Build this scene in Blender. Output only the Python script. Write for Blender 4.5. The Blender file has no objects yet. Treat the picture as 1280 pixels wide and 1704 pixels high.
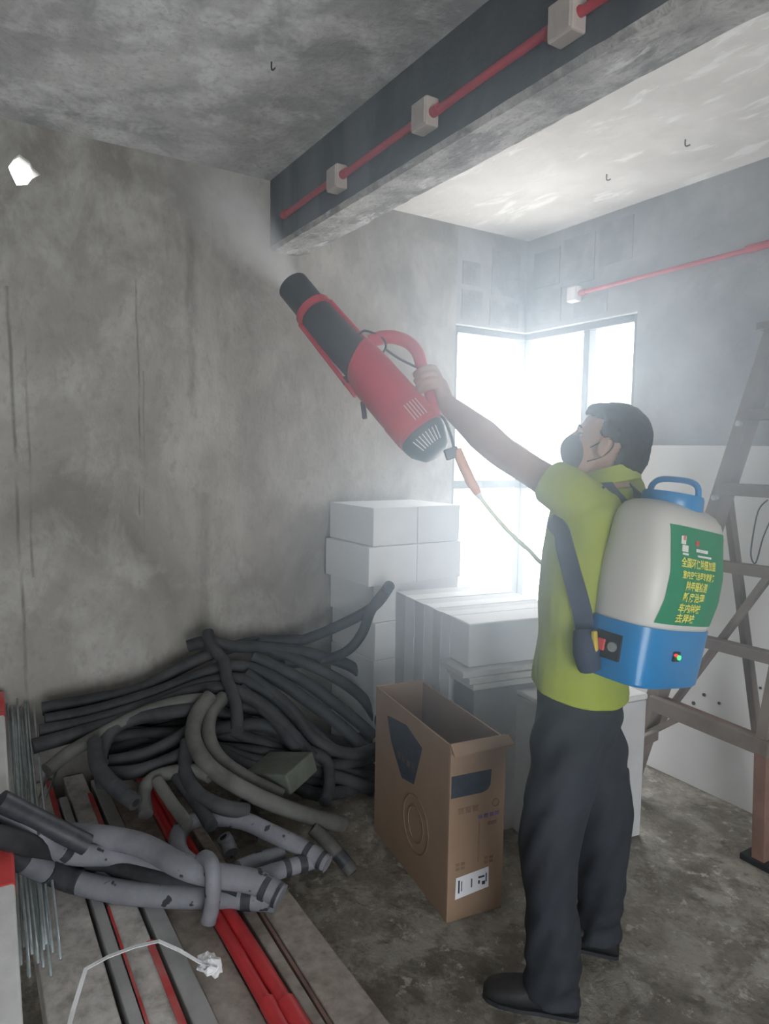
import bpy, bmesh, math, random
from mathutils import Vector, Matrix, noise
from mathutils.bvhtree import BVHTree

random.seed(7)
sc = bpy.context.scene
COL = sc.collection
V = Vector

# ------------------------------------------------------------------ camera
F_PX, YAW, PITCH, ROLL = 1152.1, 0.5575, 0.08787, 0.01674
CAM = V((0, 0, 1.56))
_d = V((-math.cos(YAW) * math.cos(PITCH), math.sin(YAW) * math.cos(PITCH), -math.sin(PITCH)))
_r0 = _d.cross(V((0, 0, 1))).normalized()
_u0 = _r0.cross(_d)
_r = _r0 * math.cos(ROLL) + _u0 * math.sin(ROLL)
_u = _u0 * math.cos(ROLL) - _r0 * math.sin(ROLL)
cd = bpy.data.cameras.new('camera')
cd.sensor_fit = 'HORIZONTAL'
cd.sensor_width = 36
cd.lens = 36 * F_PX / 1280
cd.clip_start = 0.02
cam = bpy.data.objects.new('camera', cd)
m = Matrix((_r, _u, -_d)).transposed().to_4x4()
m.translation = CAM
cam.matrix_world = m
COL.objects.link(cam)
sc.camera = cam

# ------------------------------------------------------------------ sky, exposure, window portals
SKY = 11.0
w = bpy.data.worlds.new('overcast_sky')
sc.world = w
w.use_nodes = True
bgn = w.node_tree.nodes['Background']
bgn.inputs[0].default_value = (0.95, 0.98, 1.0, 1)
bgn.inputs[1].default_value = SKY
sc.view_settings.view_transform = 'Standard'
sc.view_settings.look = 'None'
sc.view_settings.gamma = 1
sc.view_settings.use_curve_mapping = False
sc.view_settings.exposure = 0.0
sc.cycles.max_bounces = 6
sc.cycles.diffuse_bounces = 4
sc.cycles.adaptive_threshold = 0.07
sc.cycles.volume_bounces = 1
sc.cycles.transparent_max_bounces = 16
sc.cycles.volume_step_rate = 4.0
sc.cycles.volume_max_steps = 48


def portal(name, loc, direction, sx, sy):
    l = bpy.data.lights.new(name, 'AREA')
    l.shape = 'RECTANGLE'
    l.size, l.size_y = sx, sy
    l.cycles.is_portal = True
    o = bpy.data.objects.new(name, l)
    o.location = loc
    o.rotation_euler = V(direction).to_track_quat('-Z', 'Y').to_euler()
    COL.objects.link(o)


# room dimensions (metres), read from the photograph
WX, WY, HC = -3.25, 3.03, 2.85          # left wall plane, back wall plane, ceiling
XR, YF = 2.6, -2.4                      # wall behind / right of the camera, wall to the left behind it
BY0, BY1, BZ = 1.345, 1.54, 2.52        # beam
SILL, HEAD = 0.55, 2.30
WLY, WRX = 2.49, -2.42                  # outer jambs of the corner window
FILL_OPENING = (-1.4, 0.8, 0.0, 2.0)           # unseen opening added to wall_right for fill light: y0, y1, z0, z1
portal('window_portal', (WX - 0.19, (WLY + WY) / 2, (SILL + HEAD) / 2), (1, 0, 0), 1.75, 0.55)
portal('window_portal', ((WX + WRX) / 2, WY + 0.19, (SILL + HEAD) / 2), (0, -1, 0), 0.85, 1.75)
portal('fill_portal', (XR + 0.19, (FILL_OPENING[0] + FILL_OPENING[1]) / 2, (FILL_OPENING[2] + FILL_OPENING[3]) / 2), (-1, 0, 0), FILL_OPENING[3] - FILL_OPENING[2], FILL_OPENING[1] - FILL_OPENING[0])


# ------------------------------------------------------------------ measuring: image point -> point on a real plane
def ray(px, py):
    return _d + _r * ((px - 640) / F_PX) - _u * ((py - 852) / F_PX)


def Pz(px, py, z):
    v = ray(px, py); return CAM + v * ((z - CAM.z) / v.z)


def Px(px, py, x):
    v = ray(px, py); return CAM + v * (x / v.x)


def Py(px, py, y):
    v = ray(px, py); return CAM + v * (y / v.y)


def Pd(px, py, t):
    return CAM + ray(px, py) * t


# ------------------------------------------------------------------ materials
def new_mat(name):
    mt = bpy.data.materials.new(name)
    mt.use_nodes = True
    nt = mt.node_tree
    return mt, nt, nt.nodes['Principled BSDF']


def N(nt, t, **kw):
    n = nt.nodes.new(t)
    for k, v in kw.items():
        if k in n.inputs:
            n.inputs[k].default_value = v
        else:
            setattr(n, k, v)
    return n


def tex_noise(nt, vec, scale, detail=6, rough=0.6, dist=0.0):
    n = N(nt, 'ShaderNodeTexNoise')
    n.inputs['Scale'].default_value = scale
    n.inputs['Detail'].default_value = detail
    n.inputs['Roughness'].default_value = rough
    n.inputs['Distortion'].default_value = dist
    nt.links.new(vec, n.inputs['Vector'])
    return n.outputs['Fac']


def ramp(nt, fac, p0, p1, c0=(0, 0, 0, 1), c1=(1, 1, 1, 1)):
    n = N(nt, 'ShaderNodeValToRGB')
    n.color_ramp.elements[0].position = p0
    n.color_ramp.elements[1].position = p1
    n.color_ramp.elements[0].color = c0
    n.color_ramp.elements[1].color = c1
    nt.links.new(fac, n.inputs[0])
    return n.outputs[0]


def mix(nt, fac, a, b, blend='MIX'):
    n = N(nt, 'ShaderNodeMix', data_type='RGBA', blend_type=blend)
    for sock, val in ((n.inputs[0], fac), (n.inputs[6], a), (n.inputs[7], b)):
        if hasattr(val, 'links'):
            nt.links.new(val, sock)
        elif isinstance(val, (int, float)):
            sock.default_value = val
        else:
            sock.default_value = (*val, 1)
    return n.outputs[2]


def math_n(nt, op, a, b=None, c=None):
    n = N(nt, 'ShaderNodeMath', operation=op)
    for i, v in enumerate((a, b, c)):
        if v is None:
            continue
        if hasattr(v, 'links'):
            nt.links.new(v, n.inputs[i])
        else:
            n.inputs[i].default_value = v
    return n.outputs[0]


def objvec(nt, scale=(1, 1, 1)):
    tc = N(nt, 'ShaderNodeTexCoord')
    if scale == (1, 1, 1):
        return tc.outputs['Object']
    mp = N(nt, 'ShaderNodeMapping')
    mp.inputs['Scale'].default_value = scale
    nt.links.new(tc.outputs['Object'], mp.inputs['Vector'])
    return mp.outputs[0]


def bump(nt, bsdf, h, strength=0.3, dist=0.01):
    b = N(nt, 'ShaderNodeBump')
    b.inputs['Strength'].default_value = strength
    b.inputs['Distance'].default_value = dist
    nt.links.new(h, b.inputs['Height'])
    nt.links.new(b.outputs[0], bsdf.inputs['Normal'])


def concrete(name, base, dark, light, scale=1.0, d_amt=0.7, l_amt=0.6, stretch=(1, 1, 1), bump_s=0.35, rough=0.9, extra=None):
    mt, nt, bs = new_mat(name)
    v = objvec(nt, stretch)
    n1 = tex_noise(nt, v, 1.3 * scale, 8, 0.62, 0.6)
    n2 = tex_noise(nt, v, 4.5 * scale, 8, 0.65, 0.3)
    n3 = tex_noise(nt, v, 26 * scale, 6, 0.6)
    c = mix(nt, ramp(nt, n1, 0.38, 0.64), base, dark)
    f = N(nt, 'ShaderNodeMath', operation='MULTIPLY'); nt.links.new(ramp(nt, n2, 0.47, 0.66), f.inputs[0]); f.inputs[1].default_value = l_amt
    c = mix(nt, f.outputs[0], c, light)
    f2 = N(nt, 'ShaderNodeMath', operation='MULTIPLY'); nt.links.new(ramp(nt, n3, 0.52, 0.68), f2.inputs[0]); f2.inputs[1].default_value = d_amt * 0.6
    c = mix(nt, f2.outputs[0], c, dark)
    if extra:
        c = extra(nt, c)
    nt.links.new(c, bs.inputs['Base Color'])
    bs.inputs['Roughness'].default_value = rough
    h = math_n(nt, 'ADD', n2, math_n(nt, 'MULTIPLY', n3, 0.5))
    bump(nt, bs, h, bump_s, 0.02)
    return mt


def plain(name, col, rough=0.6, var=0.12, scale=12.0, metal=0.0, bump_s=0.0, spec=0.5, dirt=None, dirt_amt=0.5, sheen=0.0):
    mt, nt, bs = new_mat(name)
    v = objvec(nt)
    n = tex_noise(nt, v, scale, 5, 0.6)
    dk = tuple(c * (1 - 2 * var) for c in col)
    lt = tuple(min(1, c * (1 + 2 * var)) for c in col)
    c = mix(nt, ramp(nt, n, 0.3, 0.7), dk, lt)
    if dirt:
        n2 = tex_noise(nt, v, scale * 0.45, 8, 0.7, 0.5)
        f = math_n(nt, 'MULTIPLY', ramp(nt, n2, 0.45, 0.68), dirt_amt)
        c = mix(nt, f, c, dirt)
    nt.links.new(c, bs.inputs['Base Color'])
    bs.inputs['Roughness'].default_value = rough
    bs.inputs['Metallic'].default_value = metal
    bs.inputs['Specular IOR Level'].default_value = spec
    bs.inputs['Sheen Weight'].default_value = sheen
    if bump_s:
        bump(nt, bs, tex_noise(nt, v, scale * 3, 6, 0.6), bump_s, 0.004)
    return mt


def wall_streaks(nt, c):
    # old conduit chases and water runs in the left wall: (y at z=1.5, lean, half width, z0, z1, strength)
    tc = N(nt, 'ShaderNodeTexCoord')
    sx = N(nt, 'ShaderNodeSeparateXYZ'); nt.links.new(tc.outputs['Object'], sx.inputs[0])
    y, z = sx.outputs[1], sx.outputs[2]
    wob = math_n(nt, 'MULTIPLY', math_n(nt, 'SUBTRACT', tex_noise(nt, objvec(nt, (1, 0.4, 1)), 2.2, 3), 0.5), 0.03)
    brk = ramp(nt, tex_noise(nt, objvec(nt, (1, 6, 1.5)), 3.0, 5), 0.36, 0.6)
    dark = (0.075, 0.072, 0.068)
    for y0, lean, hw, z0, z1, s in ((0.22, 0.02, 0.010, 0.3, 2.2, .75), (0.27, 0.015, 0.008, 1.0, 2.1, .7), (0.715, 0.0, 0.006, 1.25, 2.3, .85),
                                    (0.735, 0.0, 0.005, 1.1, 1.9, .5), (0.95, -0.01, 0.035, 1.7, 2.6, .55), (1.01, 0.0, 0.05, 0.5, 1.35, .35)):
        yy = math_n(nt, 'ADD', math_n(nt, 'ADD', y, wob), math_n(nt, 'MULTIPLY', math_n(nt, 'SUBTRACT', z, 1.5), lean))
        dist = math_n(nt, 'ABSOLUTE', math_n(nt, 'SUBTRACT', yy, y0))
        mk = ramp(nt, math_n(nt, 'DIVIDE', dist, hw), 0.25, 1.0, (1, 1, 1, 1), (0, 0, 0, 1))
        zr = math_n(nt, 'MULTIPLY', math_n(nt, 'GREATER_THAN', z, z0), math_n(nt, 'LESS_THAN', z, z1))
        f = math_n(nt, 'MULTIPLY', math_n(nt, 'MULTIPLY', math_n(nt, 'MULTIPLY', mk, zr), brk), s * .75)
        c = mix(nt, f, c, dark)
    return c


def peel(nt, c):
    # white filler smears on the plastered far bay
    n = tex_noise(nt, objvec(nt, (0.9, 2.6, 1)), 4.0, 9, 0.66, 0.4)
    f = math_n(nt, 'MULTIPLY', ramp(nt, n, 0.56, 0.63), 0.8)
    return mix(nt, f, c, (0.86, 0.86, 0.84))


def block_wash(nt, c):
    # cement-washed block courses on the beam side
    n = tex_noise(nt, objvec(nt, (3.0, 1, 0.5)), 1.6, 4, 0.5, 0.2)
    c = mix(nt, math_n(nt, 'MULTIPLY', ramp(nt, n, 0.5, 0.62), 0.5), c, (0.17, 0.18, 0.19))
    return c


def soffit_lime(nt, c):
    n = tex_noise(nt, objvec(nt, (1.2, 3, 1)), 4.6, 9, 0.7, 0.3)
    c = mix(nt, math_n(nt, 'MULTIPLY', ramp(nt, n, 0.40, 0.50, (1, 1, 1, 1), (0, 0, 0, 1)), 0.7), c, (0.16, 0.15, 0.145))
    n = tex_noise(nt, objvec(nt, (1.4, 3, 1)), 3.4, 9, 0.7, 0.4)
    return mix(nt, math_n(nt, 'MULTIPLY', ramp(nt, n, 0.57, 0.64), 0.8), c, (0.7, 0.71, 0.7))


def floor_patch(nt, c):
    n = tex_noise(nt, objvec(nt), 5.0, 10, 0.72, 0.3)
    c = mix(nt, math_n(nt, 'MULTIPLY', ramp(nt, n, 0.50, 0.58), 0.7), c, (0.36, 0.335, 0.29))
    n = tex_noise(nt, objvec(nt), 17, 8, 0.7, 0.2)
    c = mix(nt, math_n(nt, 'MULTIPLY', ramp(nt, n, 0.57, 0.63), 0.65), c, (0.50, 0.47, 0.42))
    n = tex_noise(nt, objvec(nt), 9, 8, 0.7, 0.2)
    return mix(nt, math_n(nt, 'MULTIPLY', ramp(nt, n, 0.56, 0.64), 0.6), c, (0.07, 0.062, 0.052))


M = {}
M['wall'] = concrete('cement_render_wall', (0.35, 0.335, 0.31), (0.20, 0.19, 0.175), (0.48, 0.47, 0.45), 1.0, 0.6, 0.5, (1, 1, 0.7), extra=wall_streaks)
M['wall_b'] = concrete('cement_render_back', (0.33, 0.34, 0.345), (0.24, 0.245, 0.25), (0.42, 0.43, 0.44), 0.9, 0.4, 0.5)
M['blockwork'] = concrete('grey_blockwork', (0.25, 0.26, 0.27), (0.19, 0.195, 0.205), (0.34, 0.35, 0.36), 2.0, 0.5, 0.6)
M['ceil'] = concrete('raw_concrete_ceiling', (0.56, 0.565, 0.55), (0.30, 0.305, 0.30), (0.72, 0.73, 0.72), 1.5, 0.8, 0.7, bump_s=0.5)
M['ceil_far'] = concrete('skimmed_ceiling', (0.72, 0.70, 0.67), (0.62, 0.60, 0.57), (0.8, 0.78, 0.75), 1.2, 0.2, 0.5, extra=peel, bump_s=0.2)
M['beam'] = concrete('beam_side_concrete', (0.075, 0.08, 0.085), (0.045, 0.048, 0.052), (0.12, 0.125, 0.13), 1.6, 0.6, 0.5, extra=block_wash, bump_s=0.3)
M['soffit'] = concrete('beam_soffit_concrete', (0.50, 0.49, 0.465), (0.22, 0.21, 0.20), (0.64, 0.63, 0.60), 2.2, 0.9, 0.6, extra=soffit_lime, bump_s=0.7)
M['floor'] = concrete('rough_concrete_floor', (0.24, 0.215, 0.18), (0.105, 0.092, 0.076), (0.36, 0.335, 0.29), 2.2, 0.9, 0.6, extra=floor_patch, bump_s=0.5, rough=0.55)
_bs = M['floor'].node_tree.nodes['Principled BSDF']
_nt = M['floor'].node_tree
_rn = ramp(_nt, tex_noise(_nt, objvec(_nt), 1.4, 5), 0.4, 0.62, (0.28, 0.28, 0.28, 1), (0.8, 0.8, 0.8, 1))
_nt.links.new(_rn, _bs.inputs['Roughness'])
M['alu'] = plain('window_aluminium', (0.11, 0.125, 0.135), 0.6, 0.05, 6)
M['foam'] = plain('white_foam', (0.68, 0.69, 0.70), 0.85, 0.02, 5, dirt=(0.56, 0.56, 0.55), dirt_amt=0.35)
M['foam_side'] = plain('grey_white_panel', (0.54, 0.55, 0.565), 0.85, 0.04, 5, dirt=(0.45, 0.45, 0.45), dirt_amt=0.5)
M['sheet'] = plain('fibre_sheet', (0.55, 0.54, 0.52), 0.85, 0.06, 8, dirt=(0.4, 0.39, 0.37))
M['greybox'] = plain('grey_carton', (0.24, 0.235, 0.23), 0.9, 0.06, 5)
M['board_white'] = plain('white_gypsum', (0.64, 0.64, 0.635), 0.8, 0.02, 3, dirt=(0.54, 0.535, 0.52), dirt_amt=0.4)
M['carton'] = plain('brown_corrugated', (0.28, 0.19, 0.13), 0.9, 0.05, 5, dirt=(0.21, 0.14, 0.095), dirt_amt=0.5)
M['carton_in'] = plain('carton_inner', (0.22, 0.15, 0.10), 0.9, 0.05, 5)
M['ink'] = plain('dark_blue_ink', (0.035, 0.045, 0.065), 0.8, 0.1, 30)
M['ink_brown'] = plain('faded_brown_ink', (0.20, 0.125, 0.08), 0.9, 0.1, 30)
M['ink_purple'] = plain('purple_ink', (0.13, 0.10, 0.19), 0.9, 0.1, 30)
M['paper'] = plain('white_sticker', (0.75, 0.75, 0.78), 0.7, 0.02, 10)
M['hose'] = plain('black_foam_rubber', (0.023, 0.026, 0.030), 0.75, 0.25, 9, bump_s=0.15, dirt=(0.066, 0.068, 0.069), dirt_amt=0.55)
M['hose_olive'] = plain('dusty_foam_rubber', (0.085, 0.086, 0.08), 0.8, 0.2, 9, bump_s=0.15, dirt=(0.16, 0.16, 0.15), dirt_amt=0.5)
M['hose_grey'] = plain('grey_foam_tube', (0.20, 0.205, 0.23), 0.75, 0.1, 8, bump_s=0.1, dirt=(0.12, 0.12, 0.14), dirt_amt=0.6)
def spot(nt, c):
    n = tex_noise(nt, objvec(nt), 22, 2, .5)
    return mix(nt, ramp(nt, n, .66, .69), c, (.03, .03, .035))
_g = M['hose_grey'].node_tree; _b = _g.nodes['Principled BSDF']; _c = _b.inputs['Base Color'].links[0].from_socket
_g.links.new(spot(_g, _c), _b.inputs['Base Color'])
M['tape_black'] = plain('black_tape', (0.035, 0.037, 0.045), 0.5, 0.2, 30)
M['bore'] = plain('tube_bore', (0.012, 0.012, 0.014), 0.9, 0.1, 30)
M['steel'] = plain('galvanised_rod', (0.45, 0.50, 0.51), 0.4, 0.1, 30, metal=0.6)
M['ply'] = plain('dusty_ply', (0.46, 0.43, 0.40), 0.85, 0.18, 22, dirt=(0.68, 0.66, 0.64), dirt_amt=0.9, bump_s=0.2)
M['ply_dark'] = plain('brown_ply', (0.30, 0.26, 0.225), 0.85, 0.16, 22, dirt=(0.46, 0.42, 0.385), dirt_amt=0.6, bump_s=0.1)
M['rail'] = plain('zinc_rail', (0.40, 0.40, 0.40), 0.55, 0.1, 6, metal=0.2, dirt=(0.3, 0.29, 0.28))
M['wrap'] = plain('white_plastic_wrap', (0.62, 0.62, 0.61), 0.45, 0.08, 8, dirt=(0.45, 0.44, 0.43))
M['red'] = plain('red_plastic', (0.52, 0.035, 0.04), 0.45, 0.08, 8)
M['red_tape'] = plain('red_tape', (0.50, 0.05, 0.05), 0.6, 0.12, 10, dirt=(0.5, 0.3, 0.28), dirt_amt=0.5)
M['string'] = plain('white_strap', (0.75, 0.75, 0.77), 0.5, 0.05, 20)
M['conduit'] = plain('red_conduit', (0.43, 0.035, 0.055), 0.45, 0.08, 10)
M['jbox'] = plain('cream_junction_box', (0.44, 0.39, 0.35), 0.6, 0.06, 20, dirt=(0.3, 0.27, 0.25), dirt_amt=0.4)
M['jbox_w'] = plain('white_junction_box', (0.7, 0.68, 0.70), 0.6, 0.06, 20)
M['wood'] = plain('weathered_wood', (0.20, 0.165, 0.145), 0.8, 0.1, 8, bump_s=0.15, dirt=(0.28, 0.245, 0.225), dirt_amt=0.5)
M['wood_red'] = plain('reddish_wood', (0.21, 0.125, 0.10), 0.8, 0.1, 8, bump_s=0.15, dirt=(0.3, 0.22, 0.18), dirt_amt=0.5)
M['rust'] = plain('dark_nail', (0.06, 0.05, 0.045), 0.7, 0.2, 40)
M['moss'] = plain('mossy_block', (0.095, 0.105, 0.088), 0.9, 0.1, 14, bump_s=0.3)
M['skin'] = plain('skin', (0.40, 0.25, 0.19), 0.55, 0.05, 14)
M['hair'] = plain('black_hair', (0.016, 0.016, 0.018), 0.8, 0.3, 90, bump_s=0.2, spec=0.15)
M['mask'] = plain('black_mask', (0.03, 0.032, 0.036), 0.8, 0.1, 40)
M['eye'] = plain('eye_dark', (0.05, 0.04, 0.035), 0.2, 0.1, 40)
M['shirt'] = plain('lime_polo', (0.29, 0.355, 0.045), 0.85, 0.05, 10, bump_s=0.05)
M['trouser'] = plain('charcoal_trousers', (0.019, 0.023, 0.031), 0.8, 0.15, 6, bump_s=0.05)
M['shoe'] = plain('black_shoe', (0.018, 0.018, 0.020), 0.5, 0.2, 12)
M['strap'] = plain('navy_webbing', (0.030, 0.045, 0.085), 0.75, 0.1, 40)
M['tank'] = plain('milky_plastic', (0.60, 0.60, 0.58), 0.4, 0.015, 3)
M['blue'] = plain('blue_plastic', (0.02, 0.21, 0.50), 0.28, 0.03, 6)
M['green'] = plain('green_label', (0.010, 0.235, 0.105), 0.45, 0.03, 6)
M['yellow'] = plain('yellow_print', (0.80, 0.78, 0.12), 0.5, 0.05, 20)
M['white_print'] = plain('white_print', (0.75, 0.75, 0.75), 0.5, 0.02, 20)
M['red_print'] = plain('red_print', (0.6, 0.08, 0.08), 0.5, 0.02, 20)
M['buckle'] = plain('yellow_buckle', (0.55, 0.42, 0.05), 0.5, 0.05, 20)
M['gun_black'] = plain('matt_black_plastic', (0.022, 0.025, 0.029), 0.55, 0.1, 10)
M['gun_red'] = plain('gun_red_plastic', (0.50, 0.03, 0.06), 0.4, 0.05, 8)
M['gun_grille'] = plain('dark_green_grille', (0.015, 0.045, 0.05), 0.5, 0.1, 10)
M['gun_light'] = plain('pale_slot_edge', (0.6, 0.62, 0.63), 0.5, 0.05, 10)
M['orange'] = plain('orange_grip', (0.62, 0.25, 0.09), 0.5, 0.05, 10)
M['hose_clear'] = plain('pale_green_tube', (0.55, 0.62, 0.40), 0.35, 0.05, 10)
M['socket'] = plain('black_socket', (0.02, 0.02, 0.022), 0.4, 0.1, 20)


def led_mat(name, col, s):
    mt, nt, bs = new_mat(name)
    bs.inputs['Base Color'].default_value = (*col, 1)
    bs.inputs['Emission Color'].default_value = (*col, 1)
    bs.inputs['Emission Strength'].default_value = s
    return mt


M['led_g'] = led_mat('led_green', (0.05, 0.9, 0.15), 2.5)
M['led_r'] = led_mat('led_red', (0.9, 0.05, 0.04), 1.5)

mt, nt, bs = new_mat('window_glass')
nt.nodes.remove(bs)
tr = N(nt, 'ShaderNodeBsdfTransparent'); gl = N(nt, 'ShaderNodeBsdfGlossy'); mx = N(nt, 'ShaderNodeMixShader')
gl.inputs['Roughness'].default_value = 0.05
mx.inputs[0].default_value = 0.05
nt.links.new(tr.outputs[0], mx.inputs[1]); nt.links.new(gl.outputs[0], mx.inputs[2])
nt.links.new(mx.outputs[0], nt.nodes['Material Output'].inputs[0])
M['glass'] = mt


# ------------------------------------------------------------------ mesh helpers
class G:
    """vertex / face collector"""
    def __init__(s):
        s.v, s.f = [], []

    def add(s, vs, fs):
        k = len(s.v)
        s.v += [V(p) for p in vs]
        s.f += [tuple(i + k for i in f) for f in fs]
        return s

    def box(s, lo, hi, mat=None):
        x0, y0, z0 = lo; x1, y1, z1 = hi
        vs = [(x0, y0, z0), (x1, y0, z0), (x1, y1, z0), (x0, y1, z0), (x0, y0, z1), (x1, y0, z1), (x1, y1, z1), (x0, y1, z1)]
        if mat:
            vs = [mat @ V(p) for p in vs]
        return s.add(vs, [(0, 3, 2, 1), (4, 5, 6, 7), (0, 1, 5, 4), (1, 2, 6, 5), (2, 3, 7, 6), (3, 0, 4, 7)])

    def loft(s, rings, closed_ends=True, ring_loop=False):
        n = len(rings[0]); vs = [p for r in rings for p in r]; fs = []
        m_ = len(rings)
        for i in range(m_ if ring_loop else m_ - 1):
            j = (i + 1) % m_
            for k in range(n):
                k2 = (k + 1) % n
                fs.append((i * n + k, i * n + k2, j * n + k2, j * n + k))
        if closed_ends and not ring_loop:
            fs.append(tuple(range(n - 1, -1, -1)))
            fs.append(tuple((m_ - 1) * n + k for k in range(n)))
        return s.add(vs, fs)

    def tube(s, pts, rad, n=10, sub=4, closed=False, smooth=True, caps=True):
        pts = [V(p) for p in pts]
        rad = list(rad) if hasattr(rad, '__len__') else [rad] * len(pts)
        if smooth and len(pts) > 2:
            P, R = [], []
            L = len(pts)
            for i in range(L if closed else L - 1):
                g = (lambda q: pts[q % L]) if closed else (lambda q: pts[max(0, min(L - 1, q))])
                p0, p1, p2, p3 = g(i - 1), g(i), g(i + 1), g(i + 2)
                r1, r2 = rad[i % L], rad[(i + 1) % L]
                for q in range(sub):
                    t = q / sub
                    P.append(0.5 * ((2 * p1) + (p2 - p0) * t + (2 * p0 - 5 * p1 + 4 * p2 - p3) * t * t + (3 * p1 - p0 - 3 * p2 + p3) * t ** 3))
                    R.append(r1 + (r2 - r1) * t)
            if not closed:
                P.append(pts[-1]); R.append(rad[-1])
        else:
            P, R = pts, rad
        rings = []
        t0 = (P[1] - P[0]).normalized()
        nrm = t0.orthogonal().normalized()
        for i, p in enumerate(P):
            a = P[i - 1] if (i > 0 or closed) else p
            b = P[(i + 1) % len(P)] if (i < len(P) - 1 or closed) else p
            t = (b - a)
            t = t.normalized() if t.length > 1e-9 else t0
            nrm = (nrm - t * nrm.dot(t))
            nrm = nrm.normalized() if nrm.length > 1e-6 else t.orthogonal().normalized()
            bn = t.cross(nrm)
            rings.append([p + (nrm * math.cos(2 * math.pi * k / n) + bn * math.sin(2 * math.pi * k / n)) * R[i] for k in range(n)])
        return s.loft(rings, caps, closed)

    def ball(s, c, ax, n=14, m_=9):
        """ellipsoid: ax = three axis vectors"""
        c = V(c); a, b, d = [V(q) for q in ax]
        rings = []
        for i in range(m_):
            th = math.pi * (i + 0.5) / m_
            rings.append([c + d * -math.cos(th) + (a * math.cos(2 * math.pi * k / n) + b * math.sin(2 * math.pi * k / n)) * math.sin(th) for k in range(n)])
        return s.loft(rings)

    def cyl(s, p0, p1, r0, r1=None, n=16):
        return s.tube([p0, p1], [r0, r0 if r1 is None else r1], n, smooth=False)

    def bar(s, p0, p1, w_, h_, up=(0, 0, 1)):
        p0, p1 = V(p0), V(p1); t = (p1 - p0).normalized(); a = t.cross(V(up)).normalized(); b = a.cross(t)
        rings = [[p + a * (sx * w_ / 2) + b * (sy * h_ / 2) for sx, sy in ((-1, -1), (1, -1), (1, 1), (-1, 1))] for p in (p0, p1)]
        return s.loft(rings)

    def mesh(s, name):
        me = bpy.data.meshes.new(name)
        me.from_pydata([tuple(p) for p in s.v], [], s.f)
        me.validate()
        bm = bmesh.new(); bm.from_mesh(me)
        bmesh.ops.recalc_face_normals(bm, faces=bm.faces)
        bm.to_mesh(me); bm.free()
        return me


def obj(name, geo, mat, parent=None, smooth=False, bevel=0.0, matrix=None):
    me = geo.mesh(name) if isinstance(geo, G) else geo
    if bevel:
        bm = bmesh.new(); bm.from_mesh(me)
        bmesh.ops.bevel(bm, geom=[e for e in bm.edges if len(e.link_faces) == 2 and e.calc_face_angle(0) > 0.5], offset=bevel, segments=2, affect='EDGES', profile=0.5)
        bm.to_mesh(me); bm.free()
    me.materials.clear()
    for q in (mat if isinstance(mat, (list, tuple)) else [mat]):
        me.materials.append(M[q] if isinstance(q, str) else q)
    o = bpy.data.objects.new(name, me)
    COL.objects.link(o)
    if smooth:
        me.polygons.foreach_set('use_smooth', [True] * len(me.polygons))
        if smooth != 'all':
            try:
                me.set_sharp_from_angle(angle=0.7)
            except Exception:
                pass
    if matrix is not None:
        o.matrix_world = matrix
    if parent is not None:
        o.parent = parent
    return o


def tag(o, label, cat, group=None, kind=None):
    o['label'] = label
    if cat:
        o['category'] = cat
    if group:
        o['group'] = group
    if kind:
        o['kind'] = kind
    return o


def thing(name, label, cat, loc=(0, 0, 0), group=None, rot=None):
    o = bpy.data.objects.new(name, None)
    o.empty_display_size = 0.1
    COL.objects.link(o)
    mtx = rot.to_4x4() if rot is not None else Matrix.Identity(4)
    mtx.translation = V(loc)
    o.matrix_world = mtx
    return tag(o, label, cat, group)


def struct(name, geo, mat, label, bevel=0.0, parent=None):
    o = obj(name, geo, mat, parent, bevel=bevel)
    if parent is None:
        o['kind'] = 'structure'; o['label'] = label
    return o


def fuse(name, geo, voxel, it=6, fac=0.5):
    """one continuous skin over overlapping volumes"""
    me = geo.mesh(name)
    o = bpy.data.objects.new('tmp', me); COL.objects.link(o)
    md = o.modifiers.new('r', 'REMESH'); md.mode = 'VOXEL'; md.voxel_size = voxel
    if it:
        s_ = o.modifiers.new('s', 'SMOOTH'); s_.factor = fac; s_.iterations = it
    dg = bpy.context.evaluated_depsgraph_get()
    out = bpy.data.meshes.new_from_object(o.evaluated_get(dg))
    bpy.data.objects.remove(o); bpy.data.meshes.remove(me)
    out.name = name
    return out


def boolean_diff(me, cutters):
    a = bpy.data.objects.new('a', me); COL.objects.link(a); tmp = [a]
    for c in cutters:
        b = bpy.data.objects.new('b', c); COL.objects.link(b); tmp.append(b)
        md = a.modifiers.new('b', 'BOOLEAN'); md.operation = 'DIFFERENCE'; md.object = b; md.solver = 'EXACT'
    dg = bpy.context.evaluated_depsgraph_get()
    out = bpy.data.meshes.new_from_object(a.evaluated_get(dg))
    for t in tmp:
        bpy.data.objects.remove(t)
    return out


def cut(me, co, no, fill=False):
    """drop everything on the side the normal points to"""
    bm = bmesh.new(); bm.from_mesh(me)
    bmesh.ops.bisect_plane(bm, geom=bm.verts[:] + bm.edges[:] + bm.faces[:], plane_co=co, plane_no=no, clear_outer=True)
    bm.to_mesh(me); bm.free()
    return me


def ruffle(me, fn):
    nrm = [v.normal.copy() for v in me.vertices]
    for v, n_ in zip(me.vertices, nrm):
        v.co += n_ * fn(v.co)
    me.update()
    return me


def text_geo(s, size):
    cu = bpy.data.curves.new('t', 'FONT'); cu.body = s; cu.size = size; cu.align_x = 'LEFT'
    cu.resolution_u = 2; cu.offset = size * .02
    o = bpy.data.objects.new('t', cu); COL.objects.link(o)
    dg = bpy.context.evaluated_depsgraph_get()
    me = bpy.data.meshes.new_from_object(o.evaluated_get(dg))
    vs = [v.co.copy() for v in me.vertices]; fs = [tuple(p.vertices) for p in me.polygons]
    bpy.data.objects.remove(o); bpy.data.curves.remove(cu)
    return vs, fs

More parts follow.
